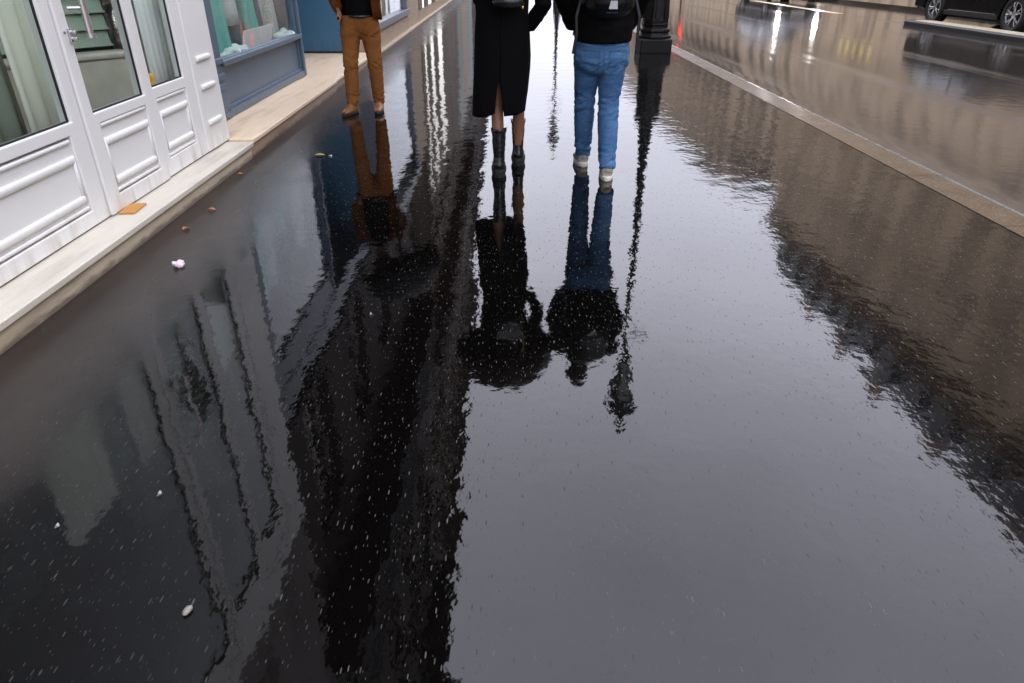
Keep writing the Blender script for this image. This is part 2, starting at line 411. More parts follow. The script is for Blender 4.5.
# low raised lane separator: cream painted top, dark tarred flank, blunt rounded end
ls_ = thing('lane_separator', 'low raised lane separator with a cream top along the black car', 'kerb', (10.6,12,-.08), world=True)
def sep(x0, x1, y0, y1, z0, z1):
    pts = [(x0,y0),(x1,y0),(x1,y1-.25)] + [((x0+x1)/2+(x1-x0)/2*math.cos(a), y1-.25+.25*math.sin(a)) for a in [PI*k/8 for k in range(1,8)]] + [(x0,y1-.25)]
    b = MB(); b.rings([[(x,y,z0) for x, y in pts],[(x,y,z1) for x, y in pts]]); return b
sep(10.22, 10.90, 2, 19.3, -.12, .035).build('kerb_body', M['tar'], ls_, .03, seg=3)
sep(10.36, 10.84, 2, 19.0, .0355, .0415).build('painted_top', M['line'], ls_)
# stone steps along the shops
def stone_step(name, label, y0, y1, xf, xb, h, top, riser, nose=.022):
    t = thing(name, label, 'step', (xf, (y0+y1)/2, 0), world=True)
    MB().box(xb, xf-nose, y0, y1, -.03, h-.035).build('riser', riser, t, .006)
    MB().box(xb, xf, y0-.001, y1+.001, h-.0345, h).build('tread', top, t, .007, seg=3)
    return t
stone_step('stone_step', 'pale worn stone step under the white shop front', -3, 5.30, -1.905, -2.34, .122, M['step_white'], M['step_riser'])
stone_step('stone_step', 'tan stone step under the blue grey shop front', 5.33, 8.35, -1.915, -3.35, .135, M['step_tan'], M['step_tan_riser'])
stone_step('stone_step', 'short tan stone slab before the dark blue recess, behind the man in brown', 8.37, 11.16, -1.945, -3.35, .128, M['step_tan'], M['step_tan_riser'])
mb = MB().box(-2.2, -1.985, 11.2, 60, -.03, .05); tag(mb.build('stone_plinth', M['beige_stone'], bevel=.01), 'low pale stone plinth along the foot of the far shop fronts', 'plinth')

# ------------------------------------------------------------------ white shop front
WX = -2.10
ws = thing('white_shopfront', 'white painted wooden shop front with tall panes and moulded lower panels', 'shop front', (WX, 2.5, .12), world=True)
Z0, ZT = .129, 3.40
def frame_part(nm, y0, y1, holes, x0, x1, mat, parent, bevel=.005):
    """a framed panel in the plane of the facade with rectangular holes (y0,y1,z0,z1)"""
    ys = sorted({y0, y1, *[h[0] for h in holes], *[h[1] for h in holes]}); zs = sorted({Z0, ZT, *[h[2] for h in holes], *[h[3] for h in holes]})
    b = MB(); V = {}
    def v(x, y, z):
        k = (round(x,4), round(y,4), round(z,4))
        if k not in V: V[k] = b.bm.verts.new((x,y,z))
        return V[k]
    solid = {}
    for i in range(len(ys)-1):
        for j in range(len(zs)-1):
            cy, cz = (ys[i]+ys[i+1])/2, (zs[j]+zs[j+1])/2
            solid[i,j] = not any(h[0] < cy < h[1] and h[2] < cz < h[3] for h in holes)
    for (i,j), s in solid.items():
        if not s: continue
        a, c, d, e = ys[i], ys[i+1], zs[j], zs[j+1]
        b.bm.faces.new((v(x1,a,d), v(x1,c,d), v(x1,c,e), v(x1,a,e)))
        b.bm.faces.new((v(x0,a,d), v(x0,a,e), v(x0,c,e), v(x0,c,d)))
        for (di,dj,q) in ((-1,0,((a,d),(a,e))),(1,0,((c,d),(c,e))),(0,-1,((a,d),(c,d))),(0,1,((a,e),(c,e)))):
            if not solid.get((i+di,j+dj), False):
                (p,r),(s2,t2) = q
                b.bm.faces.new((v(x0,p,r), v(x1,p,r), v(x1,s2,t2), v(x0,s2,t2)))
    return b.build(nm, mat, parent, bevel)
def moulding(b, x, y0, y1, z, h, d, tilt=0):
    """half-round bead with blunt ends standing proud of a panel"""
    n = 7; prof = [(x, z-h/2)] + [(x + d*math.sin(PI*k/n)**.7, z - h/2*math.cos(PI*k/n)) for k in range(1, n)] + [(x, z+h/2)]
    rings = []
    for y, s in ((y0,.9),(y0+.003,1),(y1-.003,1),(y1,.9)):
        rings.append([(x+(px-x)*s, y, z+(pz-z)*(.6+.4*s)) for px, pz in prof])
    b.rings(rings)
def moulding_v(b, x, y, z0, z1, wd, d):
    n = 7; prof = [(x, y-wd/2)] + [(x + d*math.sin(PI*k/n)**.7, y - wd/2*math.cos(PI*k/n)) for k in range(1, n)] + [(x, y+wd/2)]
    b.rings([[(px, py, z) for px, py in prof] for z in (z0, z1)])
def lower_panel(nm, y0, y1, parent, xf, zt=.565, zb=.215):
    f = MB().box(xf-.045, xf-.014, y0, y1, zb, zt).build(nm, M['white'], parent, .004)
    for e, z, hh, d in ((.02, zt-.012, .022, .013), (.034, zt-.098, .040, .017), (.034, zb+.056, .040, .017), (.02, zb+.008, .020, .012)):
        b = MB(); moulding(b, xf-.014, y0+e, y1-e-.003, z, hh, d); b.build('moulding', M['white'], f, smooth=True)
    for y in (y0+.026, y1-.029):
        b = MB(); moulding_v(b, xf-.014, y, zb+.036, zt-.078, .026, .009); b.build('moulding', M['white'], f, smooth=True)
    return f
def pane(y0, y1, z0, z1, x, parent, name='window_pane', seal=True):
    g = MB().box(x-.006, x, y0-.008, y1+.008, z0-.008, z1+.008).build(name, M['glass'], parent)
    if seal:
        w = .008; b = MB(); xs = x+.0015
        b.box(xs, xs+.010, y0, y1, z0, z0+w); b.box(xs, xs+.010, y1-w, y1, z0+w, z1); b.box(xs, xs+.008, y0, y0+w*.6, z0+w, z1)
        b.build('seal', M['seal'], g)
    return g
# (panel y range, pane y range)
frame_part('side_frame', 1.62, 3.535, [(1.76,3.45,.632,3.08),(1.84,3.40,.205,.575)], WX-.06, WX, M['white'], ws)
lower_panel('lower_panel', 1.83, 3.41, ws, WX)
pane(1.76, 3.45, .632, 3.08, WX-.028, ws)
frame_part('side_frame', -.9, 1.615, [(-.75,1.50,.632,3.08),(-.7,1.45,.205,.575)], WX-.06, WX, M['white'], ws)
lower_panel('lower_panel', -.71, 1.46, ws, WX)
pane(-.75, 1.50, .632, 3.08, WX-.028, ws)
DX = WX + .012
door = frame_part('door', 3.542, 4.268, [(3.625,4.198,.638,3.08),(3.66,4.18,.215,.585)], WX-.05, DX, M['white'], ws)
lower_panel('door_panel', 3.65, 4.19, door, DX, .585, .225)
pane(3.625, 4.198, .638, 3.08, DX-.026, door)
b = MB(); b.tube([(DX+.055,3.70,1.0),(DX+.055,3.70,1.55)], .015, 12)
b.tube([(DX+.055,3.70,.987),(DX+.055,3.70,1.004)], .023, 14); b.tube([(DX-.002,3.66,1.12),(DX+.05,3.70,1.12)], .008, 8); b.tube([(DX-.002,3.66,1.45),(DX+.05,3.70,1.45)], .008, 8)
b.build('handle', M['handle'], door, smooth=False)
b = MB(); b.box(DX, DX+.012, 3.60, 3.632, .975, 1.035); b.tube([(DX+.01,3.616,1.018),(DX+.035,3.616,1.018)], .011, 10); b.tube([(DX+.01,3.616,.99),(DX+.035,3.616,.99)], .011, 10)
b.build('lock', M['steel'], door, .002)
MB().tube([(DX-.001,3.575,1.02),(DX+.006,3.575,1.02)], .006, 8).build('keyhole', M['sill_grey'], door)
frame_part('narrow_frame', 4.275, 4.93, [(4.335,4.80,.654,3.08),(4.36,4.79,.235,.59)], WX-.06, WX-.004, M['white'], ws)
lower_panel('narrow_panel', 4.35, 4.80, ws, WX-.004, .59, .24)
pane(4.335, 4.80, .654, 3.08, WX-.03, ws)
MB().box(WX-.4, WX+.004, 4.935, 5.36, Z0, ZT).build('pilaster', M['white'], ws, .012, seg=3)
for z in (.735, .552, .315):
    b = MB(); moulding(b, WX+.003, 5.02, 5.25, z, .038, .018); b.build('moulding', M['white'], ws, smooth=True)
MB().box(WX-.5, WX-.001, -.9, 5.42, ZT+.001, 3.708).build('cornice', M['white'], ws, .02)
MB().box(WX-.07, WX-.012, -.9, 5.38, .118, .1285).build('shadow_strip', M['seal'], ws)  # black strip drawing the shadow line at the foot of the joinery
# shallow interior
MB().box(-3.3,-3.26,-.9,5.45,.12,3.40).box(-3.26,WX-.065,-.9,5.45,.10,.125).box(-3.26,WX-.065,5.40,5.45,.126,3.39).box(-3.26,WX-.065,-.9,-.85,.126,3.39).build('interior', M['inwall'], ws)
def curtain(name, mat, x, y0, y1, z0, z1, amp, wl, parent, label=None, n=60):
    pts = []
    for k in range(n+1):
        y = y0+(y1-y0)*k/n; pts.append((x+amp*math.sin(2*PI*y/wl+.6*math.sin(y*9)), y))
    b = MB(); b.rings([[(px, py, z) for px, py in pts] for z in (z0, (z0+z1)/2, z1)], caps=False, closed=False)
    return b.build(name, mat, parent, smooth=True, solid=.004)
c1 = curtain('curtain', M['curtain'], -2.29, 3.40, 3.78, .2, 1.5, .022, .13, None); tag(c1, 'beige curtain gathered at the right of the wide shop window', 'curtain')
c2 = curtain('curtain', M['curtain_green'], -2.38, 3.15, 3.54, .2, 1.5, .02, .17, None); tag(c2, 'dark green grey drape between two beige curtains in the wide window', 'curtain')
c3 = curtain('curtain', M['curtain'], -2.31, 2.72, 3.14, .2, 1.5, .02, .12, None); tag(c3, 'pale curtain at the left edge of the wide shop window', 'curtain')
c5 = curtain('curtain', M['curtain_dark'], -2.42, -.6, 2.72, .2, 1.5, .03, .2, None); tag(c5, 'long green grey drape closing the near end of the wide window', 'curtain')
c4 = curtain('curtain', M['sheer'], -2.23, 4.62, 5.35, .3, 1.5, .006, .07, None); tag(c4, 'pale grey sheer curtain behind the narrow shop pane', 'curtain')
# slatted shutter leaf standing on a low cabinet behind the door
sl = thing('slatted_shutter', 'green grey slatted shutter standing behind the glass shop door', 'shutter', (-2.55, 4.0, .86), world=True)
b = MB(); A, B_ = Vector((-2.93,3.95,0)), Vector((-2.42,4.62,0)); dv = (B_-A).normalized(); nv = Vector((dv.y,-dv.x,0)); ang = math.atan2(dv.y, dv.x)
rz = Matrix.Rotation(ang, 3, 'Z')
for k in range(19):
    z = .905+k*.092
    b.obox(A.lerp(B_, .5)+Vector((0,0,z)), ((B_-A).length, .012, .088), rz @ Matrix.Rotation(R(-16), 3, 'X'))
b.build('slats', M['shutter'], sl, .004)
b = MB(); b.obox(B_+Vector((0,0,1.72)), (.022,.03,1.75), rz); b.obox(A+Vector((0,0,1.72)), (.05,.05,1.75), rz); b.build('shutter_frame', M['dark'], sl)
cb = thing('low_cabinet', 'low beige cabinet with a rounded top edge behind the glass shop door', 'cabinet', (-2.6,4.0,.125), world=True)
off = Vector((.03,-.05,0)); ctr = A.lerp(B_,.5)+off
MB().obox(ctr+Vector((0,0,.464)), (.95,.16,.672), rz).build('cabinet_body', M['cabinet'], cb, .008)
MB().obox(ctr+Vector((0,0,.8215)), (.975,.185,.038), rz).build('cabinet_top', M['cabinet'], cb, .016, seg=4)
yb = thing('yellow_box', 'small yellow box in the lower corner of the narrow pane', 'box', (-2.17,4.37,.655), world=True)
MB().box(-2.175,-2.138,4.405,4.462,.660,.722).build('box_body', M['yellow'], yb, .006); MB().box(-2.137,-2.134,4.415,4.450,.682,.708).build('box_label', simple('amber label', (.75,.33,.01), .5, .05), yb)

# ------------------------------------------------------------------ blue shop front
BX = -2.38
bs = thing('blue_shopfront', 'blue grey shop front with a dressed display window over a panelled riser', 'shop front', (BX, 7.3, .135), world=True)
Z0, ZT = .136, 2.75
frame_part('window_frame', 5.50, 8.72, [(6.22,8.63,.60,2.35),(6.24,8.62,.225,.535)], BX-.07, BX, M['blue'], bs, .007)
MB().box(BX-.05, BX-.022, 6.22, 8.64, .215, .54).build('riser_panel', M['blue'], bs, .004)
MB().box(BX-.001, BX+.04, 6.16, 8.70, .548, .592).build('sill', M['blue'], bs, .008)
MB().box(BX-.001, BX+.022, 6.16, 8.71, .137, .20).build('skirting', M['blue'], bs, .006)
b = MB()
for z in (.60,.48,.40,.27,.17): b.box(BX, BX+.035+.006*(z>.5), 5.98, 6.15, z-.022, z+.022)
b.box(BX, BX+.02, 5.99, 6.14, .14, 2.7); b.build('ribbed_pilaster', M['blue'], bs, .008)
MB().box(BX, BX+.03, 8.66, 8.725, .14, 2.7).build('corner_post', M['blue'], bs, .006)
pane(6.22, 8.63, .60, 2.35, BX-.03, bs, seal=False)
MB().box(BX-.6, BX+.012, 5.50, 11.2, 2.753, 3.05).build('fascia', M['blue'], bs, .02)
MB().box(-2.95,-2.92,5.5,8.68,.14,2.7).box(-2.92,BX-.072,5.5,8.68,.50,.53).build('display_back', simple('pale display wall', (.33,.36,.35), .8), bs)
MB().box(-3.35,BX-.072,8.68,8.73,.136,2.75).build('return_wall', M['blue'], bs)
MB().box(-3.40,-3.34,8.73,11.1,.136,2.75).build('entrance_door', M['navy'], bs)
MB().box(-3.34,-2.36,11.06,11.15,.150,2.75).build('side_panel', M['navy'], bs, .004)
MB().box(-3.34,-2.35,11.05,11.16,.132,.152).build('side_skirting', M['seal'], bs)
b = MB(); b.box(-2.352,-2.30,11.045,11.15,.135,2.75); b.build('side_post', simple('worn white edge', (.5,.5,.5), .6), bs, .003)
# display: fabrics, tulle, card, beads
def cone_dress(name, label, mat, x, y, z0, h, r0, r1, seed, cat='dress'):
    rnd = random.Random(seed); rings = []
    for k in range(9):
        q = k/8; r = r0*(1-q)**1.2+r1*(1-(1-q)**1.2)
        rings.append([(x+(r*(1+.13*math.sin(7*a+seed)*(1-q)))*math.cos(a)*.6, y+(r*(1+.13*math.sin(6*a+seed)*(1-q)))*math.sin(a), z0+h*q) for a in [2*PI*i/26 for i in range(26)]])
    b = MB(); b.rings(rings); o = b.build(name, mat, smooth=True); return tag(o, label, cat)
cone_dress('hanging_dress', 'turquoise fabric swept down beside the white pilaster', M['teal'], -2.56, 6.70, .535, 1.3, .16, .07, 3, 'fabric')
cone_dress('hanging_dress', 'navy dress in the middle left of the blue shop window', M['navycloth'], -2.68, 7.18, .54, 1.35, .21, .12, 5)
cone_dress('hanging_dress', 'silver grey lace gown over the navy dress', M['silver'], -2.60, 7.10, .80, 1.0, .17, .10, 6)
cone_dress('hanging_dress', 'teal dress behind the white display card', M['teal'], -2.66, 7.85, .54, .95, .17, .08, 9)
cone_dress('hanging_dress', 'navy dress with pale bodice at the window centre', M['navycloth'], -2.72, 8.10, .62, 1.2, .20, .10, 11)
cone_dress('hanging_dress', 'pale silver gown near the right of the shop window', M['silver'], -2.66, 8.45, .54, 1.3, .20, .10, 12)
def fluff(label, x, y, z, r, seed):
    b = MB(); rnd = random.Random(seed)
    for k in range(14): b.ell((x+rnd.uniform(-.05,.05), y+rnd.uniform(-r,r), z+rnd.uniform(.02,.09)), (.05,rnd.uniform(.05,.10),rnd.uniform(.035,.06)), n=10, m=7)
    o = organic(b, 'tulle_heap', M['tulle'], None, .012, 2, lambda c, n: .010*mn.noise(c*28)); return tag(o, label, 'fabric')
fluff('heap of pale tulle at the left foot of the blue shop window', -2.49, 6.82, .53, .26, 1)
fluff('heap of pale tulle right of the white display card', -2.49, 8.48, .53, .16, 2)
cd = thing('display_card', 'white card leaning on the glass inside the blue shop window', 'card', (-2.47,7.5,.56), world=True)
q = Matrix.Rotation(R(14), 3, 'Y')
MB().obox((-2.475,7.55,.655), (.006,.92,.19), q).build('card_board', M['card'], cd)
b = MB().obox((-2.4705,7.54,.672), (.0016,.5,.005), q)
b.build('print_line', M['cardink'], cd)
rr = random.Random(4)
for s, nm in enumerate(('left', 'middle', 'right')):
    b = MB()
    for k in range(26): b.ell((-2.52+.01*rr.uniform(-1,1), 8.02+.10*s+.012*rr.uniform(-1,1), .60+.034*k), (.010,.013,.012), n=6, m=5)
    tag(b.build('bead_string', simple('warm pearl beads', (.80,.70,.55), .2, .1), smooth=True), nm+' string of the three pale bead strings in the blue shop window', 'beads')

# ------------------------------------------------------------------ further shop fronts on the left
SX = -2.07
ss = thing('stone_shopfront', 'beige stone shop front with a grey sill, beyond the man in brown', 'shop front', (SX, 14, 0), world=True)
MB().box(-2.55, SX, 11.22, 16.35, .0, .335).build('stone_riser', M['beige_stone'], ss, .008)
MB().box(-2.55, SX+.05, 11.20, 16.36, .338, .455).build('sill', M['sill_grey'], ss, .012)
for y in (11.25, 16.10): MB().box(-2.5, SX+.03, y, y+.22, .458, 2.75).build('pilaster', M['sill_grey'], ss, .01)
MB().box(-2.12,-2.11,11.48,16.08,.458,2.75).build('window_pane', M['glass'], ss)
MB().box(-2.55,-2.52,11.3,16.2,.458,2.75).build('display_back', M['inwall'], ss)
MB().box(-2.518,-2.505,12.45,13.9,.47,2.7).build('lit_panel', M['shoplit'], ss)
MB().box(-2.3,-2.22,12.05,12.20,.46,2.7).build('display_post', simple('olive post', (.09,.08,.02), .6), ss)
MB().box(-2.7, SX+.10, 11.2, 16.4, 2.753, 3.05).build('fascia', M['sill_grey'], ss, .02)
def wall_seg(name, label, y0, y1, mat, zt=3.05):
    o = MB().box(-2.6, SX-.005, y0, y1, 0, zt).build(name, mat, bevel=.01); return tag(o, label, 'wall')
wall_seg('stone_pier', 'beige stone pier between the far shop fronts', 16.42, 18.6, M['beige_stone'])
ls = thing('lit_shopfront', 'tall lit shop windows with dark posts far along the left wall', 'shop front', (SX, 23, 0), world=True)
MB().box(-2.6, SX, 18.62, 29.9, 0, .30).build('riser', M['beige_stone'], ls, .01)
for i, (a, c) in enumerate(((18.62,19.3),(20.0,20.9),(22.1,23.3),(25.3,29.9))): MB().box(-2.6, SX+.02, a, c, .303, 5.6).build('post', M['lime_left2'], ls, .01)
for a, c in ((19.31,19.99),(20.91,22.09),(23.31,25.29)):
    MB().box(-2.12,-2.10,a,c,4.604,5.6).build('transom', M['lime_left2'], ls)
    MB().box(-2.10,-2.085,a,c,.303,4.6).build('lit_window', M['shoplit'], ls)
MB().box(-2.7, SX+.10, 18.62, 29.9, 5.603, 5.9).build('fascia', M['lime_left2'], ls, .02)

# ------------------------------------------------------------------ buildings
_wm = {}
def win_meshes(w, h, key):
    k = (round(w,2), round(h,2))
    if k not in _wm:
        b = MB(); f = .07
        b.box(-.05,.03,-w/2,-w/2+f,0,h); b.box(-.05,.03,w/2-f,w/2,0,h); b.box(-.05,.03,-w/2+f,w/2-f,0,f); b.box(-.05,.03,-w/2+f,w/2-f,h-f,h)
        b.box(-.04,.035,-.04,.04,f,h-f); b.box(-.04,.02,-w/2+f,-.04,h*.33-.02,h*.33+.02); b.box(-.04,.02,.04,w/2-f,h*.33-.02,h*.33+.02); b.box(-.04,.02,-w/2+f,-.04,h*.66-.02,h*.66+.02); b.box(-.04,.02,.04,w/2-f,h*.66-.02,h*.66+.02)
        fm = b.mesh('window', simple('window frame paint', (.34,.32,.28), .5) if 'wf' not in M else M['wf'])
        pm = MB().box(-.035,-.02,-w/2+f,w/2-f,f,h-f).mesh('pane', M['bglass'] if w > 1.1 else M['drawn'])
        _wm[k] = (fm, pm)
    return _wm[k]
M['wf'] = simple('window frame paint', (.34,.32,.28), .5)
def building(name, label, X, side, y0, y1, zbase, floors, bay, ww, mat, roof, roofmat, cor=.5, balcony=(1,), cat='building', depth=11, chim=3):
    """side=+1: facade looks to +X (left row); -1: looks to -X (right row).  floors: [(z0, height, window height)]"""
    t = thing(name, label, cat, (X, (y0+y1)/2, 0), world=True)
    n = max(1, int((y1-y0-.8)/bay)); off = (y1-y0-n*bay)/2
    ztop = floors[-1][0]+floors[-1][1]
    holes = []
    for z, fh, wh in floors:
        for k in range(n):
            yc = y0+off+bay*(k+.5); holes.append((yc-ww/2, yc+ww/2, z+.18, z+.18+wh))
    ys = sorted({round(v,4) for v in [y0,y1]+[q for h in holes for q in h[:2]]}); zs = sorted({round(v,4) for v in [zbase,ztop]+[q for h in holes for q in h[2:]]})
    hs = {(round((h[0]+h[1])/2,2), round((h[2]+h[3])/2,2)) for h in holes}
    b = MB(); xb = X-side*.28
    for i in range(len(ys)-1):
        for j in range(len(zs)-1):
            a, c, d, e = ys[i], ys[i+1], zs[j], zs[j+1]
            if (round((a+c)/2,2), round((d+e)/2,2)) in hs:
                for p, q2 in (((a,d),(a,e)),((c,d),(c,e)),((a,d),(c,d)),((a,e),(c,e))):
                    b.poly([(X,*p),(X,*q2),(xb,*q2),(xb,*p)])
            else: b.poly([(X,a,d),(X,c,d),(X,c,e),(X,a,e)])
    xd = X-side*depth
    b.poly([(X,y0,zbase),(X,y0,ztop),(xd,y0,ztop),(xd,y0,zbase)]); b.poly([(X,y1,zbase),(X,y1,ztop),(xd,y1,ztop),(xd,y1,zbase)])
    b.poly([(X,y0,zbase),(X,y1,zbase),(xd,y1,zbase),(xd,y0,zbase)]); b.poly([(xd,y0,zbase),(xd,y1,zbase),(xd,y1,ztop),(xd,y0,ztop)])
    b.poly([(X,y0,ztop),(X,y1,ztop),(xd,y1,ztop),(xd,y0,ztop)])
    b.build('wall', mat, t)
    for z, fh, wh in floors:
        fm, pm = win_meshes(ww, wh, None)
        for k in range(n):
            yc = y0+off+bay*(k+.5)
            o = bpy.data.objects.new('window', fm); COL.objects.link(o); setpar(o, t)
            o.location = (X-side*.20, yc, z+.18)
            if side < 0: o.rotation_euler = (0,0,PI)
            g = bpy.data.objects.new('pane', pm); COL.objects.link(g); g.parent = o
    # string courses, balconies, cornice
    b = MB()
    for z, fh, wh in (floors[2:] if 'pale' in label else floors): b.box(*sorted((X-side*.02, X+side*.12)), y0, y1, z-.10, z+.06)
    b.build('string_course', mat, t, .02)
    for bi in balcony:
        z = floors[bi][0]
        q = MB().box(*sorted((X, X+side*.62)), y0+.3, y1-.3, z-.04, z+.10).build('balcony_slab', mat, t, .03)
        b = MB(); xr = X+side*.56
        b.box(xr-.02, xr+.02, y0+.3, y1-.3, z+1.0, z+1.04); b.box(xr-.015, xr+.015, y0+.3, y1-.3, z+.16, z+.19)
        y = y0+.35
        while y < y1-.3: b.box(xr-.01, xr+.01, y-.01, y+.01, z+.10, z+1.0); y += .16
        b.build('railing', M['rail'], q)
    cp = [(X-side*.1, ztop-.55),(X+side*cor*.35, ztop-.5),(X+side*cor*.45, ztop-.28),(X+side*cor*.9, ztop-.2),(X+side*cor, ztop),(X-side*.1, ztop+.02)]
    b = MB(); b.rings([[(x,y,z) for x, z in cp] for y in (y0-.02,y1+.02)]); b.build('cornice', mat, t)
    inset, rh = roof
    b = MB(); b.rings([[(X-side*.1,y,ztop+.03),(X-side*inset,y,ztop+rh),(X-side*(inset+3.5),y,ztop+rh+.7),(xd,y,ztop+rh),(xd,y,ztop+.03)] for y in (y0,y1)])
    ro = b.build('roof', roofmat, t)
    if rh > 1.5:
        for k in range(n):
            yc = y0+off+bay*(k+.5)
            dm = MB(); x0 = X-side*.25
            dm.prism([(yc-.62,ztop+.2),(yc+.62,ztop+.2),(yc+.62,ztop+2.0),(yc+.4,ztop+2.3),(yc,ztop+2.42),(yc-.4,ztop+2.3),(yc-.62,ztop+2.0)], *sorted((x0, X-side*(inset+.3))))
            d = dm.build('dormer', roofmat, t)
            MB().box(*sorted((x0+side*.004, x0+side*.03)), yc-.42, yc+.42, ztop+.5, ztop+1.9).build('pane', M['bglass'], d)
    rnd = random.Random(int(y0*7+X))
    for k in range(chim):
        yc = y0 + (y1-y0)*(k+.5)/chim + rnd.uniform(-1,1); xc = X-side*(inset+1.2)
        w = rnd.uniform(1.0,2.0); zt = ztop+rh+rnd.uniform(1.0,1.9)
        c = MB().box(xc-.4, xc+.4, yc-w/2, yc+w/2, ztop+rh-1.0, zt).build('chimney', M['brick'], t, .03)
        b = MB()
        for j in range(int(w/.32)): b.lathe([(.11,zt),(.09,zt+.5),(.12,zt+.52),(.12,zt+.6)], 8, (xc, yc-w/2+.2+.32*j, 0))
        b.build('chimney_pots', M['brick'], c)
    return t
def fl(z, n, h, wh): return [(z+h*i, h, wh) for i in range(n)]
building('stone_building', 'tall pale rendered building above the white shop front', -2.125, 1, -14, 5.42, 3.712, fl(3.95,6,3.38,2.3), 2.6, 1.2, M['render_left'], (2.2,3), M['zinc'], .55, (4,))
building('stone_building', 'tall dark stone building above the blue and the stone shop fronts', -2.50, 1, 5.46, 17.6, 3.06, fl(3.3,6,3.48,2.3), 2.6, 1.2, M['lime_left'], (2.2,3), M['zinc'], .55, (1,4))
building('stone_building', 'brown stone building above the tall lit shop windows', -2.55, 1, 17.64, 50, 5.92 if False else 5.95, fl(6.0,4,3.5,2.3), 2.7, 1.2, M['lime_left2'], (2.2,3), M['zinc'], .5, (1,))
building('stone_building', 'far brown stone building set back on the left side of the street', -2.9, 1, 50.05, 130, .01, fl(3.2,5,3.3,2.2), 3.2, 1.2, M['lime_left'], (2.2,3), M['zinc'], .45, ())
for y0, y1, m, c in ((29.95,33.9,'lime_left2','brown'),(33.95,37.9,'dgreen','dark green'),(37.95,43.9,'beige_stone','beige'),(43.95,49.95,'dteal','dark teal')):
    wall_seg('shop_wall', 'far '+c+' shop front wall on the left', y0, y1, M[m], 5.92)
tag(MB().box(-3.9,-3.45,-14,17.6,0,3.04).build('back_wall', M['dark']), 'dark inner wall behind the left shop fronts', 'wall')
tag(MB().box(-3.9,-2.62,-14,-.92,0,3.04).build('stone_wall', M['lime_left']), 'stone ground floor at the near end of the left building', 'wall')
RX = 19.0
def rb(label, y0, y1, mat, nfl, fh=3.35, roof=(1.9,4.2), **k):
    return building('stone_building', label, RX, -1, y0, y1, .03, fl(1.6,1,2.0,1.6)[:0]+fl(3.9 if nfl > 3 else 3.6, nfl, fh, 2.4), 2.5, 1.05, mat, roof, M['slate'], .45, (1,) if nfl > 3 else (), **k)
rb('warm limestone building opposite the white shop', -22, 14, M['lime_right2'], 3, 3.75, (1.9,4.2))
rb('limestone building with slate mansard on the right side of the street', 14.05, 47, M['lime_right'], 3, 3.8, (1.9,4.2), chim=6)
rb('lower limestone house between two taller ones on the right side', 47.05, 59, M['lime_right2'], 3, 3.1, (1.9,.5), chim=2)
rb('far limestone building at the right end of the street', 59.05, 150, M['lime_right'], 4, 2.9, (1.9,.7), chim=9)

# ------------------------------------------------------------------ lamp posts
def lamp_post(label, loc):
    t = thing('lamp_post', label, 'lamp post', loc, group='cast iron lamp posts along the kerb')
    b = MB(); s = R(0)
    b.box(-.315,.315,-.315,.315,-.02,.215); b.build('plinth', M['iron'], t, .03, seg=3)
    b = MB(); b.lathe([(.34,.217),(.345,.25),(.30,.275),(.285,.30),(.31,.325),(.30,.355),(.255,.375),(.262,.405),(.275,.43),(.25,.45)], 8, flat=True); b.build('base_moulding', M['iron'], t, .008)
    b = MB(); b.lathe([(.262,.452),(.262,.50),(.255,.52),(.248,1.05),(.275,1.08),(.275,1.14),(.18,1.2)], 8, flat=True)
    for k in range(8):
        a = 2*PI*k/8; r = .238
        b.obox((r*math.cos(a)*.985, r*math.sin(a)*.985, .74), (.02,.10,.46), Matrix.Rotation(a,3,'Z') @ Matrix.Rotation(R(-4),3,'Y'))
    b.build('pedestal', M['iron'], t, .006)
    b = MB(); b.lathe([(.16,1.2),(.13,1.5),(.135,1.56),(.11,1.6),(.085,2.6),(.095,2.64),(.08,2.7),(.065,4.6),(.08,4.65),(.06,4.75),(.052,5.6),(.09,5.7),(.05,5.8),(.06,6.0)], 12)
    b.build('shaft', M['iron'], t, smooth=False)
    b = MB(); b.tube([(-.42,0,5.45),(.42,0,5.45)], .022, 8); b.ell((-.43,0,5.45),(.05,.05,.05)); b.ell((.43,0,5.45),(.05,.05,.05))
    for sx in (-1,1):
        b.tube([(sx*.05,0,5.1),(sx*.22,0,5.15),(sx*.28,0,5.3),(sx*.22,0,5.44)], .018, 6)
    b.build('ladder_bar', M['iron'], t, smooth=True)
    lt = MB(); lt.lathe([(.14,6.1),(.32,6.95)], 6, caps=False).build('lantern_glass', M['lampglass'], t)
    b = MB()
    for k in range(6):
        a = 2*PI*k/6; b.tube([(.145*math.cos(a),.145*math.sin(a),6.08),(.33*math.cos(a),.33*math.sin(a),6.97)], .022, 6)
    b.lathe([(.06,5.98),(.16,6.03),(.16,6.10),(.10,6.12)], 12); b.lathe([(.36,6.94),(.38,7.0),(.33,7.05),(.24,7.2),(.20,7.32),(.24,7.36),(.22,7.44),(.12,7.5),(.10,7.7),(.14,7.76),(.05,7.86),(.06,7.95),(.0,8.08)], 12)
    for k in range(6):
        a = 2*PI*k/6; b.tube([(.36*math.cos(a),.36*math.sin(a),7.0),(.40*math.cos(a),.40*math.sin(a),7.16),(.33*math.cos(a),.33*math.sin(a),7.2)], .02, 6)
    b.build('lantern_cage', M['iron'], t)
    return t
lp = lamp_post('black cast iron lamp post beside the man with the backpack', (2.52,12.45,0)); lp.scale = (.83,.83,1)
for y, s in ((38.4, 'next cast iron lamp post beyond the walking couple, second along the kerb'),):
    o = copy_tree(lp); o.location = (2.72,y,0); o['label'] = s

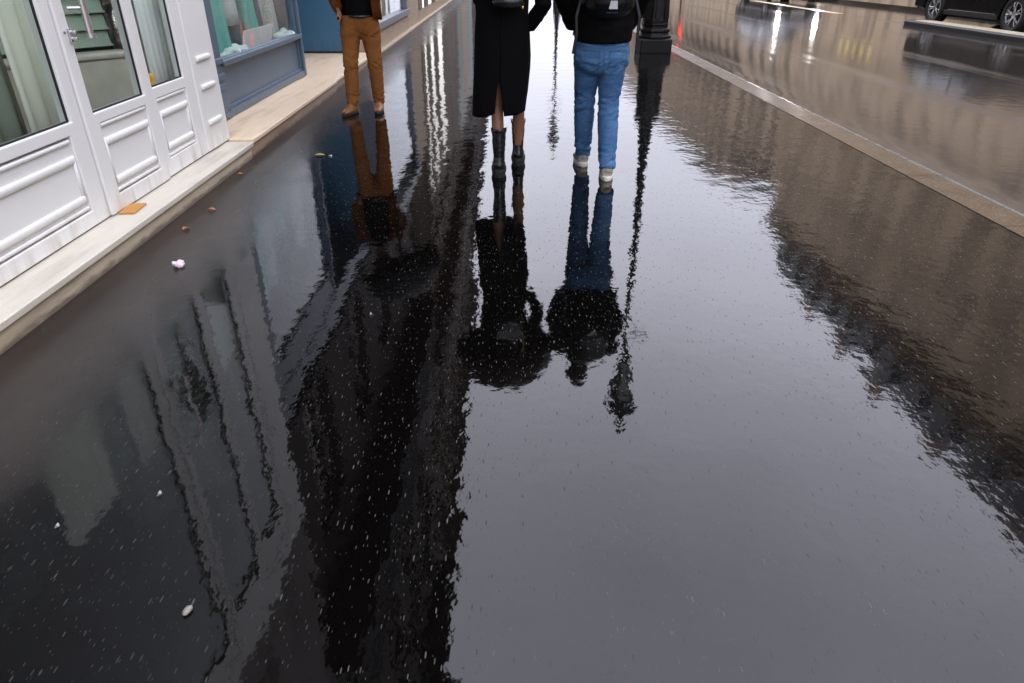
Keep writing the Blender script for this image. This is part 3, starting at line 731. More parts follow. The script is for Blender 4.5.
# ------------------------------------------------------------------ cars
def make_car(name, label, body, loc, rz, lit=False):
    """local: nose towards +Y, wheels touch z=0; 4.7 x 1.88 x 1.66 m"""
    t = thing(name, label, 'car', loc, rz)
    WB, wr = 2.84, .36; yf, yr = 1.42, -1.42
    def arch(yc, r=.43, n=10): return [(yc + r*math.cos(PI*k/n), .36 + r*math.sin(PI*k/n)) for k in range(n+1)]
    prof = [(2.30,.30),(2.36,.48),(2.33,.78),(2.18,.94),(1.15,1.06),(.3,1.08),(-1.9,1.10),(-2.25,1.02),(-2.36,.70),(-2.32,.34),(-1.95,.26)]
    low = [(yr-.43,.26)] if False else []
    outline = prof + [(y,z) for y, z in arch(yr)[::-1]] + [(yf-.50,.235)] 
    outline = prof[:-1] + [(yr-.43,.30)] + arch(yr)[::-1][0:] + [(yr+.43,.24),(yf-.43,.24)] + arch(yf)[::-1] + [(yf+.43,.28)]
    b = MB(); b.prism(outline, -.93, .93); o = b.build('body', body, t, .05, seg=3)
    # cabin: tapering greenhouse
    sect = [(.95,.80,1.06),(.15,.70,1.58),(-.2,.70,1.65),(-1.5,.68,1.62),(-2.1,.72,1.12)]
    b = MB()
    base = [(-.86,1.05,1.06),(.86,1.05,1.06),(.86,-2.15,1.08),(-.86,-2.15,1.08)]; top = [(-.66,.22,1.60),(.66,.22,1.60),(.64,-1.72,1.63),(-.64,-1.72,1.63)]
    b.rings([base, [(x*.99,y*.99,z+.02) for x,y,z in base], top, [(x*.9,y*.93,z+.05) for x,y,z in top]]); b.build('roof', body, t, .05, seg=3)
    def lerpq(A, B, u, v, out):
        (a0,a1),(b0,b1) = A, B
        p = Vector(a0).lerp(Vector(a1), u).lerp(Vector(b0).lerp(Vector(b1), u), v); return p + out
    faces = {'windscreen': (base[0],base[1],top[1],top[0]), 'rear_window': (base[2],base[3],top[3],top[2]), 'side_window': (base[1],base[2],top[2],top[1])}
    def glass(nm, q, us, vs):
        c0,c1,c2,c3 = [Vector(p) for p in q]; nrm = (c1-c0).cross(c3-c0).normalized()*.018
        mid = (c0+c1+c2+c3)/4
        if (mid-Vector((0,-.6,1.3))).dot(nrm) < 0: nrm = -nrm
        P = [lerpq((c0,c1),(c3,c2),u,v,nrm) for u,v in ((us[0],vs[0]),(us[1],vs[0]),(us[1],vs[1]),(us[0],vs[1]))]
        Q = [p - nrm*.6 for p in P]
        MB().rings([P,Q]).build(nm, M['carglass'], t)
    glass('windscreen', faces['windscreen'], (.06,.94), (.08,.92)); glass('rear_window', faces['rear_window'], (.08,.92), (.2,.9))
    for sgn in (1,-1):
        q = [(sgn*p[0],p[1],p[2]) for p in (base[1],base[2],top[2],top[1])]
        for us in ((.08,.34),(.37,.66),(.69,.92)): glass('side_window', q, us, (.14,.9))
    # wheels
    ty = MB(); prof_t = [(.245,-.10),(.33,-.115),(.355,-.09),(.36,0),(.355,.09),(.33,.115),(.245,.10)]
    Mx = Matrix.Rotation(R(90), 4, 'Y')
    ty.lathe(prof_t+[prof_t[0]], 32, M=Mx, caps=False); tyre_me = ty.mesh('tyre', M['tyre'])
    rm = MB(); rm.lathe([(.252,-.10),(.252,.085),(.225,.095),(.215,.06),(.212,-.1)], 32, M=Mx, caps=False)
    rm.lathe([(.0,.02),(.06,.025),(.062,.085),(.0,.095)], 14, M=Mx, caps=False)
    for k in range(5):
        for d in (-.17,.17):
            a = 2*PI*k/5; a1 = a+d*.55; a2 = a+d*1.25
            rm.tube([(.07,.05*math.cos(a1),.05*math.sin(a1)),(.092,.14*math.cos(a+d*.9),.14*math.sin(a+d*.9)),(.085,.232*math.cos(a2),.232*math.sin(a2))], [(.013,.02),(.013,.017),(.014,.021)], 6)
    rim_me = rm.mesh('rim', M['rim'])
    wl = MB(); wl.lathe([(0,-.09),(.24,-.09),(.24,-.04),(.0,-.04)], 24, M=Mx, caps=False); disc_me = wl.mesh('wheel', M['rimdark'])
    for sx in (1,-1):
        for y in (yf, yr):
            w = link('wheel', disc_me, t); w.location = (sx*.83, y, wr); w.rotation_euler = (R(17*y), 0, 0 if sx > 0 else PI)
            for me in (tyre_me, rim_me): x = link(me.name.split('.')[0], me, w); me.polygons.foreach_set('use_smooth', [me is tyre_me]*len(me.polygons))
        MB().box(*sorted((sx*.90,sx*.955)), yr+.46, yf-.46, .235, .33).build('sill_trim', M['seal'], t, .012)
        MB().box(*sorted((sx*.93,sx*.958)), yr+.62, yf-.55, .335, .352).build('chrome_strip', M['chrome'], t, .004)
        MB().ell((sx*1.02, .72, 1.12), (.11,.07,.08)).build('mirror', body, t, smooth=True)
        for y in (-.05,-1.05): MB().box(*sorted((sx*.93,sx*.955)), y-.11, y+.11, .93, .955).build('door_handle', M['chrome'], t, .006)
        hl = MB().ell((sx*.70, 2.27, .74), (.17,.08,.075)).build('headlight', M['headlamp'], t, smooth=True)
        if lit: MB().ell((sx*.72, 2.345, .74), (.075,.03,.055)).build('lamp', M['headlit'], hl, smooth=True)
        MB().ell((sx*.75, -2.28, .86), (.16,.07,.09)).build('tail_light', M['tail'], t, smooth=True)
        MB().box(*sorted((sx*.45,sx*.72)), -2.345, -2.30, .36, .41).build('exhaust_trim', M['chrome'], t, .01)
    MB().box(-.45,.45,2.30,2.37,.48,.72).build('grille', M['seal'], t, .01)
    MB().box(-.26,.26,2.355,2.375,.36,.46).build('number_plate', M['plate'], t, .004)
    MB().box(-.26,.26,-2.385,-2.36,.62,.72).build('number_plate', M['plate'], t, .004)
    MB().box(-.85,.85,-2.33,-2.24,.30,.42).build('bumper', M['seal'], t, .02)
    MB().box(-.72,.72,-2.0,2.0,.18,.30).build('underbody', M['seal'], t)
    return t
pc = make_car('parked_car', 'black sport utility car with five twin-spoke alloy wheels on the right of the road', M['carblack'], (12.16,17.95,-.083), PI); pc.scale = (1.1,1.1,1.1)
make_car('oncoming_car', 'grey car with lit headlights coming along the wet road', M['cargrey'], (12.12,33.6,-.083), PI, lit=True).scale = (1.1,1.1,1.1)

# traffic signal showing red, kerbside lamps on the far shop
ts = thing('traffic_signal', 'dark traffic signal showing red far along the road', 'traffic light', (10.75,46,-.06))
MB().tube([(0,0,0),(0,0,2.9)], .05, 10).build('pole', M['signalbody'], ts)
hs_ = MB().box(-.12,.12,-.12,.06,1.9,2.75).build('housing', M['signalbody'], ts, .03)
MB().tube([(0,-.122,2.6),(0,-.15,2.6)], .10, 16).build('red_lens', M['redlit'], hs_)
for z in (2.33,2.06): MB().tube([(0,-.122,z),(0,-.14,z)], .085, 16).build('dark_lens', M['seal'], hs_)
for k in range(5):
    y = 37.6+.85*k
    g = thing('globe_lamp', 'small yellow globe lamp on the opposite shop wall, one of five in a row', 'lamp', (RX-.3,y,2.7), group='yellow globe lamps in a row on the opposite wall')
    MB().tube([(.3,0,.28),(.05,0,.30),(0,0,.2)], .02, 6).build('bracket', M['iron'], g); MB().ell((0,0,0), (.09,.09,.13)).build('globe', M['yellowlit'], g, smooth=True)

# ------------------------------------------------------------------ litter
def leaf(label, x, y, a, s, mat, curl=.006):
    b = MB(); n = 8; rings = []
    for k in range(n+1):
        q = k/n; w = .42*math.sin(PI*q)**.8*s*(1-.3*q); z = .004+curl*math.sin(PI*q)+curl*.4*math.sin(5*q)
        rings.append([Matrix.Rotation(a,3,'Z') @ Vector(((q-.5)*s, -w, 0)) + Vector((x,y,z+.006)), Matrix.Rotation(a,3,'Z') @ Vector(((q-.5)*s, 0, 0)) + Vector((x,y,z)), Matrix.Rotation(a,3,'Z') @ Vector(((q-.5)*s, w, 0)) + Vector((x,y,z+.007))])
    b.rings(rings, caps=False, closed=False)
    return tag(b.build('fallen_leaf', mat, solid=.0015, smooth=True), label, 'leaf')
leaf('orange brown leaf on the pavement, nearer the pale step, below the tan mat', -1.765, 4.01, .3, .045, M['leaf'])
leaf('curled orange leaf on the pavement just above the pink tissue', -1.786, 3.674, 1.2, .045, M['leaf'], .006)
leaf('small brown leaf at the foot of the step joint', -1.857, 4.80, .5, .04, M['leaf'])
leaf('yellow leaf lying near the shoes of the man in brown', -1.43, 5.35, .15, .08, M['leaf_y'], .003)
b = MB(); rnd = random.Random(3)
for k in range(7): b.ell((rnd.uniform(-.022,.022), rnd.uniform(-.018,.018), rnd.uniform(.008,.024)), (rnd.uniform(.008,.022), rnd.uniform(.008,.02), rnd.uniform(.005,.012)), Matrix.Rotation(rnd.uniform(0,3),3,'X'), 8, 6)
o = organic(b, 'crumpled_tissue', M['paper'], None, .0035, 1, lambda c, n: .006*mn.noise(c*110)); o.location = (-1.609,3.139,0); tag(o, 'crumpled pink white tissue on the wet pavement', 'tissue')
def scrap(label, x, y, a, s, r=1.8):
    b = MB(); pts = []
    for k in range(9):
        an = 2*PI*k/9; pts.append((s*r*math.cos(an)*(1+.25*math.sin(3*an)), s*math.sin(an)*(1+.2*math.cos(2*an)), .006+.004*math.sin(2*an)))
    rz_ = Matrix.Rotation(a,3,'Z'); b.poly([rz_ @ Vector(p) + Vector((x,y,0)) for p in pts])
    tag(b.build('paper_scrap', M['flyer'], solid=.002), label, 'paper')
scrap('white paper scrap at the lower left of the wet pavement', -.974, 1.483, 1.3, .0045)
scrap('second white paper scrap, left of the first, near the bottom corner', -1.19, 1.36, 1.2, .0035)
scrap('small white scrap in the dark reflection under the man in brown', -.57, 2.603, 1.4, .0045)
scrap('white scrap beside the yellow leaf', -1.345, 5.335, .2, .008)
b = MB().ell((0,0,.006), (.009,.015,.007)); o = organic(b, 'pebble', M['pebble'], None, .002, 2, lambda c,n: .0012*mn.noise(c*200)); o.location = (-.735,1.084,0); o.rotation_euler = (0,0,-.3); tag(o, 'pale oval pebble on the asphalt at the bottom', 'pebble')
o = MB().obox((-2.045,3.665,.1275), (.085,.17,.011), Matrix.Rotation(R(4),3,'Z')).build('door_mat', M['mat'], bevel=.003); tag(o, 'small tan brown mat on the pale step under the shop door', 'mat')

# ------------------------------------------------------------------ people
def folds(freq=(9,9,26), amp=.006, zones=(), seed=0):
    def f(c, n):
        v = mn.noise(Vector((c.x*freq[0]+seed, c.y*freq[1], c.z*freq[2] + 6*c.x)))
        v = (1-abs(v)*2.2)                   # creased, not wavy
        v2 = mn.noise(Vector((c.x*freq[0]*2.2+seed+9, c.y*freq[1]*2.2, c.z*freq[2]*2.1 - 16*c.x))); v = .55*v + .45*(1-abs(v2)*2.6)
        w = .30
        for z, s in zones: w += math.exp(-((c.z-z)/s)**2)
        return amp*w*(v-.4)
    return f
def hand(b, wrist, d, side, curl=.5, s=1.):
    """palm, four bent fingers of unequal length and a thumb from the palm's side"""
    w = Vector(wrist); d = Vector(d).normalized(); sd = Vector(side).normalized(); up = sd.cross(d).normalized()
    b.tube([w-d*.03, w+d*.02, w+d*.06, w+d*.088], [(.024*s,.020*s),(.034*s,.016*s),(.041*s,.015*s),(.038*s,.012*s)], 12, ref=up)
    for i, (off, L) in enumerate(((-.030,.066),(-.010,.076),(.011,.070),(.030,.055))):
        p = w+d*.082+sd*off*s; q = d
        pts = [p - d*.015, p]
        for k in range(3):
            ca = curl*(.35+.45*k); q = (d*math.cos(ca)+up*math.sin(ca)); p = p+q*(L*(.45,.32,.26)[k]*s); pts.append(p)
        b.tube(pts, [.0085*s,.0088*s,.0085*s,.0078*s,.0065*s], 8, ref=up)
    p = w+d*.028-sd*.030*s
    b.tube([p+sd*.015*s, p, p+(d*.6-sd*.7+up*.3)*.035*s, p+(d*1.2-sd*.55+up*.7)*.052*s], [.011*s,.0115*s,.010*s,.008*s], 8, ref=up)
def head(b, c, yaw=0, s=1.):
    Rz = Matrix.Rotation(yaw,3,'Z'); c = Vector(c)
    def P(x,y,z): return c + Rz @ Vector((x*s,y*s,z*s))
    b.ell(P(0,-.012,.030), (.076*s,.096*s,.092*s)); b.ell(P(0,.030,-.045), (.056*s,.066*s,.072*s)); b.ell(P(0,.052,-.085), (.030*s,.028*s,.026*s))
    b.tube([P(0,.082,.022), P(0,.104,-.012), P(0,.098,-.030)], [.009*s,.014*s,.013*s], 8)              # nose
    for e in (1,-1):
        b.ell(P(.033*e,.079,.020), (.015*s,.010*s,.009*s), n=8, m=6); b.ell(P(.078*e,-.008,.0), (.010*s,.022*s,.032*s), n=8, m=6)
    b.ell(P(0,.090,-.058), (.026*s,.010*s,.009*s), n=8, m=6)
def person(label, loc, rz, J, skin, sc=1.):
    t = thing('person', label, 'person', loc, rz)
    b = MB()
    b.tube([J['pelvis'], J['waist'], J['chest'], J['neckb']], [(.150,.105),(.128,.095),(.158,.108),(.075,.065)], 16)
    b.tube([Vector(J['neckb'])-Vector((0,0,.03)), J['head']], [.058,.052], 12); head(b, J['head'], J.get('yaw',0))
    for s in 'lr':
        b.tube([J['sh'+s], J['el'+s], J['wr'+s]], [.052,.041,.029], 12); b.tube([J['chest'], J['sh'+s]], [.07,.055], 10)
        d = Vector(J['wr'+s])-Vector(J['el'+s]); hand(b, J['wr'+s], J.get('hd'+s, d), J.get('hs'+s, (0,1 if s=='l' else -1,0)), J.get('curl'+s,.7), sc)
        hp, k, a = Vector(J['hip'+s]), Vector(J['kn'+s]), Vector(J['an'+s])
        b.tube([hp, hp.lerp(k,.5), k, k.lerp(a,.35), a], [.070,.060,.042,.042,.030], 14)
        toe = Vector(J['toe'+s])+Vector((0,0,.012)); b.tube([a+Vector((0,-.02,-.025)), a+Vector((0,.02,-.03)), a.lerp(toe,.6)+Vector((0,0,-.012)), toe], [.022,.026,(.026,.016),(.018,.009)], 10)
    organic(b, 'body', skin, t, .0075, 3)
    return t
def sneaker(t, a, toe, up_mat, sole_mat, name='sneaker', heel=.03, sole_h=.026, w=.046, L=.285):
    """shoe from heel (under ankle a) towards toe; returns the part"""
    a = Vector(a); d = Vector((toe[0]-a.x, toe[1]-a.y, 0)).normalized(); sd = Vector((d.y,-d.x,0))
    h0 = Vector((a.x,a.y,0)) - d*.065
    def P(f, s, z): return h0 + d*f + sd*s + Vector((0,0,z))
    b = MB()
    b.tube([P(.022,0,.055),P(.045,0,.058),P(.13,0,.05),P(.20,0,.042),P(.258,0,.034)], [(.037,.042),(.043,.048),(.046,.042),(.046,.030),(.032,.016)], 14, ref=(0,0,1))
    b.tube([P(.055,0,.06),P(.058,0,.125)], [(.040,.048),(.036,.042)], 14)
    b.tube([P(.07,0,.10),P(.15,0,.075)], [(.03,.02),(.03,.02)], 10, ref=(0,0,1))
    u = organic(b, name, up_mat, t, .006, 4, lambda c, n: .0012*mn.noise(c*60))
    pts = []
    n = 22
    for k in range(n):
        an = 2*PI*k/n; f = .5-.5*math.cos(an); s = math.sin(an)
        wd = w*(.86+.22*math.sin(PI*min(1,f*1.15))**1.0)*(abs(s)**.62)*(1 if s > 0 else -1)
        pts.append((f*L-.012, wd))
    b = MB(); b.rings([[P(f*.97+.003,s*.94,.0) for f,s in pts],[P(f,s,.008) for f,s in pts],[P(f,s*1.0,sole_h) for f,s in pts],[P(f*.98+.002,s*.9,sole_h+.007) for f,s in pts]])
    b.build('sole', sole_mat, u, .003, smooth=False)
    return u

# --- man in jeans with a backpack, walking away
J = dict(pelvis=(0,0,.90), waist=(0,.01,1.08), chest=(0,.02,1.32), neckb=(0,.02,1.49), head=(-.045,.055,1.655),
  shl=(-.185,.01,1.42), shr=(.185,.01,1.42), ell=(-.262,-.03,1.13), elr=(.232,-.03,1.13), wrl=(-.185,.10,.95), wrr=(.165,.10,.95),
  hipl=(-.085,.0,.88), knl=(-.085,.13,.48), anl=(-.068,.245,.095), hipr=(.075,.0,.88), knr=(.065,.02,.47), anr=(.062,-.13,.095), toel=(-.085,.42,.03), toer=(.075,.05,.03),
  hdl=(.3,.8,-.4), hdr=(-.3,.8,-.4))
MJ = person('person walking away in blue jeans, black jacket and a black backpack', (.645,4.81,0), 0, J, M['skin'])
def trousers(t, J, mat, waist_z, hem, rw, rth, rkn, rhem, fold, name='trousers', hz=.0):
    b = MB(); pz = J['pelvis']
    b.tube([(pz[0],pz[1],waist_z-.13),(pz[0],pz[1]-.005,waist_z-.10),(pz[0],pz[1]-.012,waist_z-.055),(pz[0],pz[1],waist_z),(pz[0],pz[1],waist_z+.06)], [(rw*.55,.05),(rw*.84,.085),(rw*.96,.108),(rw*.97,.113),(rw*.9,.105)], 20)
    for s in 'lr':
        hp, k, a = Vector(J['hip'+s]), Vector(J['kn'+s]), Vector(J['an'+s])
        e = k.lerp(a, hem)
        b.tube([hp+Vector((0,0,.01)), hp.lerp(k,.3), hp.lerp(k,.65), k, k.lerp(e,.35), k.lerp(e,.75), e], [(rth*.98,rth*1.10),(rth*.98,rth*1.10),((rth+rkn)/2,(rth+rkn)/2),rkn,rkn*1.0,(rkn+rhem*1.4)/2.4,rhem], 16)
    return organic(b, name, mat, t, .0072, 10, fold)
tr = trousers(MJ, J, M['denim'], .80, 1.06, .188, .098, .070, .056, folds((6,6,17), .0105, ((.74,.05),(.46,.09),(.14,.07)), 2), 'jeans')
b = MB()   # back pockets, stitched on the seat
b = MB()
b.tube([(0,0,.865),(0,-.005,.95),(0,.0,1.10),(0,.01,1.30),(0,.015,1.43),(0,.02,1.50)], [(.186,.128),(.190,.135),(.188,.135),(.205,.135),(.16,.11),(.075,.075)], 20)
for s in 'lr':
    sh, e, w = Vector(J['sh'+s]), Vector(J['el'+s]), Vector(J['wr'+s])
    b.tube([sh+Vector((.0,0,.02)), sh.lerp(e,.5), e, e.lerp(w,.5), w], [.080,.072,.066,.062,.054], 14)
organic(b, 'jacket', M['blackj'], MJ, .0105, 4, folds((8,8,16), .007, ((1.1,.12),), 5))
sneaker(MJ, J['anl'], J['toel'], M['sneaker'], M['sole']); sneaker(MJ, J['anr'], J['toer'], M['sneaker'], M['sole'])
for s in 'lr':
    a = Vector(J['an'+s]); MB().tube([a+Vector((0,0,.01)), a+Vector((0,-.005,.045))], [.034,.034], 12).build('sock', M['nylon'], MJ, smooth=True)
b = MB(); b.ell(Vector(J['head'])+Vector((0,-.022,.042)), (.085,.102,.092)); b.ell(Vector(J['head'])+Vector((0,-.06,-.03)), (.068,.05,.06)); organic(b, 'hair', M['hair'], MJ, .008, 2, lambda c,n: .005*mn.noise(c*60))
# backpack: worn by him, a thing of its own
bp = thing('backpack', 'black backpack with a small grey patch worn by the man in jeans', 'backpack', (.645,4.81-.14,1.0))
b = MB(); b.tube([(0,-.04,.045),(0,-.075,.08),(0,-.085,.22),(0,-.07,.38),(0,-.03,.47)], [(.125,.05),(.15,.085),(.155,.095),(.14,.08),(.09,.04)], 20)
organic(b, 'bag', M['nylon'], bp, .009, 4, folds((7,7,12), .006, (), 8))
b = MB(); b.tube([(0,-.155,.06),(0,-.165,.10),(0,-.168,.19),(0,-.15,.25)], [(.085,.02),(.105,.03),(.105,.03),(.085,.02)], 16); organic(b, 'front_pocket', M['nylon'], bp, .008, 3)
b = MB(); b.rings([[(-.022,-.205,.072),(.030,-.205,.072),(.027,-.203,.116),(-.012,-.203,.116)],[(-.022,-.19,.072),(.030,-.19,.072),(.027,-.19,.116),(-.012,-.19,.116)]]); b.build('patch', M['grey_patch'], bp)
b = MB()
for k in range(7): b.box(-.034+.010*k, -.028+.010*k, -.2035,-.19,.050,.057)
b.build('stitching', M['seal'], bp)
b = MB()
for x in (-.065, .062): b.tube([(x,-.195,.185),(x+.012*(1 if x > 0 else -1),-.20,.165)], .0045, 6)
b.build('zip_pull', M['steel'], bp)
for sx in (-1,1):
    b = MB(); pts = [(sx*.10,.0,.46),(sx*.13,.06,.50),(sx*.14,.19,.42),(sx*.155,.21,.28),(sx*.17,.12,.14),(sx*.14,.0,.10)]
    b.tube(pts, [(.028,.006)]*6, 8); b.build('shoulder_strap', M['nylon'], bp, smooth=True)
    b = MB(); b.tube([(sx*.165,.0,.13),(sx*.195,-.03,.02),(sx*.19,-.04,-.08),(sx*.188+(-.02 if sx < 0 else 0.004),-.045,-.19)], [(.010,.003)]*4, 6); b.build('strap_end', M['nylon'], bp)

# --- woman in a long black coat, walking away
J = dict(pelvis=(-.02,0,.88), waist=(-.015,.005,1.04), chest=(0,.015,1.25), neckb=(0,.015,1.41), head=(.0,.04,1.565),
  shl=(-.165,.01,1.34), shr=(.165,.01,1.34), ell=(-.165,.09,1.10), elr=(.238,-.03,1.08), wrl=(-.08,.26,1.20), wrr=(.150,.06,.95),
  hipl=(-.078,0,.85), knl=(-.066,-.01,.45), anl=(-.055,-.085,.095), hipr=(.078,0,.85), knr=(.085,.14,.46), anr=(.083,.225,.105), toel=(-.06,.09,.03), toer=(.09,.40,.03),
  hdr=(-.2,.9,-.3), hdl=(.2,.5,.7), curll=1.4)
WO = person('person walking away in a long black coat and black ankle boots', (.02,4.85,0), 0, J, M['skin2'], .9)
def coat():
    n = 72; seam = -PI/2 - .10
    zs = [.395,.42,.48,.56,.64,.70,.78,.90,1.02,1.12,1.22,1.32,1.39,1.43]
    prm = {.395:(.192,.175),.42:(.192,.175),.48:(.192,.172),.56:(.190,.168),.64:(.188,.163),.70:(.187,.158),.78:(.184,.150),.90:(.178,.140),1.02:(.166,.126),1.12:(.170,.124),1.22:(.180,.125),1.32:(.186,.118),1.39:(.12,.09),1.43:(.075,.07)}
    rings = []
    for z in zs:
        a, bb = prm[z]; ring = []
        op = max(0., (.66-z)/.26); gap = .13*op**.9            # half opening of the back vent
        for k in range(n+1):
            u = k/n; th = seam + gap*1.5 + u*(2*PI-gap*2.4)
            wave = 1+.030*math.sin(5*th+1)*max(0,(1.0-z))*1.6+.012*math.sin(11*th)*max(0,1-z)
            zz = z
            if z < .6:                                         # the two hems hang unevenly, corners rounded
                e = min(1, (1-u)/.10); zz = z + (.03*(1-e)**2 if u > .9 else 0) - .012*math.sin(th)
                if u < .1: zz += .01*(1-u/.1)
            low = max(0., .75-z); cx = math.cos(th); a2 = a*(1+(.10*low if cx < 0 else -.50*low*cx)); zz += max(0., cx)*.03*(z < .5)
            ring.append((a2*wave*math.cos(th)-.028-.03*low, bb*wave*math.sin(th)+.01, zz))
        rings.append(ring)
    b = MB(); b.rings(rings, caps=False, closed=False); return b
ct = coat().build('coat', M['black'], WO, smooth=True, solid=.006)
b = MB()
for s in 'lr':
    sh, e, w = Vector(J['sh'+s]), Vector(J['el'+s]), Vector(J['wr'+s])
    b.tube([sh+Vector((.0,0,.015)), sh.lerp(e,.5), e, e.lerp(w,.5), w+(w-e)*.06], [.072,.060,.054,.050,.045], 14)
organic(b, 'coat_sleeves', M['black'], WO, .010, 4, folds((8,8,14), .006, ((1.08,.1),), 3))
b = MB(); b.tube([(0,.0,1.37),(0,.0,1.43),(0,.005,1.47)], [(.10,.085),(.078,.072),(.085,.08)], 18, caps=False); b.build('collar', M['black'], WO, smooth=True, solid=.012)
b = MB(); hd = Vector(J['head']); b.ell(hd+Vector((0,-.025,.04)), (.088,.105,.095)); b.tube([hd+Vector((0,-.07,.02)), hd+Vector((0,-.09,-.12)), hd+Vector((0,-.10,-.26))], [(.08,.05),(.10,.045),(.08,.025)], 14); organic(b, 'hair', M['hair'], WO, .008, 2, lambda c,n: .006*mn.noise(Vector((c.x*70,c.y*70,c.z*12))))
def boot(t, a, toe, lift=0):
    a = Vector(a); d = Vector((toe[0]-a.x, toe[1]-a.y, 0)).normalized()
    h0 = Vector((a.x,a.y,lift)) - d*.055; sd = Vector((d.y,-d.x,0))
    def P(f, s, z): return h0 + d*f + sd*s + Vector((0,0,z))
    b = MB()
    b.tube([P(.018,0,.068),P(.05,0,.074),P(.13,0,.066),P(.20,0,.058),P(.255,0,.050)], [(.038,.036),(.046,.046),(.048,.040),(.048,.030),(.034,.020)], 14, ref=(0,0,1))
    b.tube([P(.055,0,.07),P(.058,0,.14),P(.052,0,.22),P(.050,0,.315)], [(.041,.052),(.039,.046),(.045,.050),(.049,.054)], 18)
    u = organic(b, 'boot', M['leather'], t, .006, 3, lambda c, n: .0025*mn.noise(Vector((c.x*18,c.y*18,c.z*45))))
    rings = []
    b = MB()
    for z, g in ((.305,1.0),(.318,1.03),(.328,1.03)):
        rings.append([P(.050,.0,0)+sd*(.0495*g*math.cos(q))+d*(.0545*g*math.sin(q))+Vector((0,0,z+(.006*math.cos(4*q) if z > .31 else 0))) for q in [2*PI*k/24 for k in range(24)]])
    b.rings(rings, caps=False); b.build('cuff', M['leather'], u, smooth=True, solid=.006)
    b = MB(); pts = []
    for k in range(22):
        an = 2*PI*k/22; f = .5-.5*math.cos(an); s = math.sin(an); pts.append((f*.285-.012, .050*(.9+.15*math.sin(PI*f))*(abs(s)**.6)*(1 if s > 0 else -1)))
    b.rings([[P(f,s,.022) for f,s in pts],[P(f*1.01-.001,s*1.02,.042) for f,s in pts],[P(f*.98,s*.94,.054) for f,s in pts]])
    hp = [(f*.34-.010,s*.97) for f,s in [((.5-.5*math.cos(2*PI*k/16)), .049*(abs(math.sin(2*PI*k/16))**.5)*(1 if math.sin(2*PI*k/16)>0 else -1)) for k in range(16)]]
    b.rings([[P(f,s,.0) for f,s in hp],[P(f,s,.0225) for f,s in hp]])
    fp = [(f*.6+.10,s*.97) for f,s in [(.285*(.5-.5*math.cos(2*PI*k/16)), .05*(abs(math.sin(2*PI*k/16))**.6)*(1 if math.sin(2*PI*k/16)>0 else -1)) for k in range(16)]]
    b.rings([[P(f,s,.0) for f,s in fp],[P(f,s,.0225) for f,s in fp]])
    b.build('sole', M['rubber'], u, .003)
    return u
boot(WO, J['anl'], J['toel']); boot(WO, J['anr'], J['toer'])
hb = thing('handbag', 'black leather bag with a gold chain slung behind the woman in the coat', 'bag', (.03,4.68,1.05))
b = MB(); b.tube([(0,-.02,.025),(0,-.025,.05),(0,-.02,.17)], [(.085,.025),(.10,.035),(.10,.025)], 20); organic(b, 'bag', M['leather'], hb, .007, 3)
MB().box(-.10,.10,-.062,-.045,.10,.18).build('flap', M['leather'], hb, .006)
b = MB()
for k in range(16):
    q = k/15; p = Vector((.09+.02*q, -.02+.02*q, .02+.36*q)); b.ell(p, (.007,.004,.010), Matrix.Rotation(1.5*(k%2),3,'Z'), 8, 6)
b.build('chain', M['gold'], hb, smooth=True)

# --- umbrellas
def umbrella(label, loc, rot, r, h, handle, mat, n=8):
    t = thing('umbrella', label, 'umbrella', loc); t.rotation_euler = rot
    b = MB(); rings = []
    K = 9; seg = n*6
    for k in range(K+1):
        q = k/K; ring = []
        for i in range(seg):
            a = 2*PI*i/seg; loc_ = abs((i % 6)/6-.5)*2          # 1 at rib, 0 between ribs
            rr = r*math.sin(q*PI/2)**.95*(1-.10*(1-loc_**2)*q)
            z = h*math.cos(q*PI/2)**.9 + .035*(1-loc_**2)*q**3
            ring.append((max(rr,.004)*math.cos(a), max(rr,.004)*math.sin(a), z))
        rings.append(ring)
    b.rings(rings, caps=False); b.build('canopy', mat, t, smooth=True, solid=.002)
    for i in range(n):
        a = 2*PI*i/n; b = MB(); b.tube([(r*.985*math.sin(q)*math.cos(a), r*.985*math.sin(q)*math.sin(a), h*math.cos(q)**.9-.008) for q in [PI/2*k/7 for k in range(8)]], .0025, 5); b.build('rib', M['steel'], t)
    MB().tube([(0,0,h+.05),(0,0,-handle)], .006, 8).build('shaft', M['steel'], t)
    MB().tube([(0,0,-handle+.10),(0,0,-handle),(0,.02,-handle-.035),(0,.05,-handle-.03)], .013, 10).build('handle', M['nylon'], t, smooth=True)
    MB().lathe([(.012,h-.01),(.01,h+.03),(.003,h+.06)], 8).build('tip', M['steel'], t)
    return t
umbrella('brown black umbrella held low over the head of the woman in the coat', (.00,5.03,1.44), (R(5),R(3),0), .42, .44, .40, M['umbrella'])

# --- man in brown, walking towards the camera
J = dict(pelvis=(0,0,.86), waist=(0,.005,1.02), chest=(0,.015,1.22), neckb=(0,.02,1.38), head=(.0,.055,1.53),
  shl=(-.175,.01,1.31), shr=(.175,.01,1.31), ell=(-.25,.06,1.08), elr=(.255,-.05,1.08), wrl=(-.20,.27,1.20), wrr=(.17,.08,.93),
  hipl=(-.085,0,.85), knl=(-.115,.03,.47), anl=(-.115,-.02,.095), hipr=(.085,0,.85), knr=(.105,.10,.47), anr=(.125,.10,.095), toel=(-.12,.16,.03), toer=(.185,.28,.03),
  hdr=(-.3,.7,-.6), hdl=(-.1,.6,.8), curll=1.4)
MBr = person('person walking towards us in brown trousers, a rust jacket and tan shoes', (-1.365,7.16,0), PI, J, M['skin'], 1.)
trousers(MBr, J, M['brown'], .80, 1.04, .185, .097, .069, .054, folds((6,6,16), .0115, ((.72,.06),(.45,.09),(.15,.07)), 6))
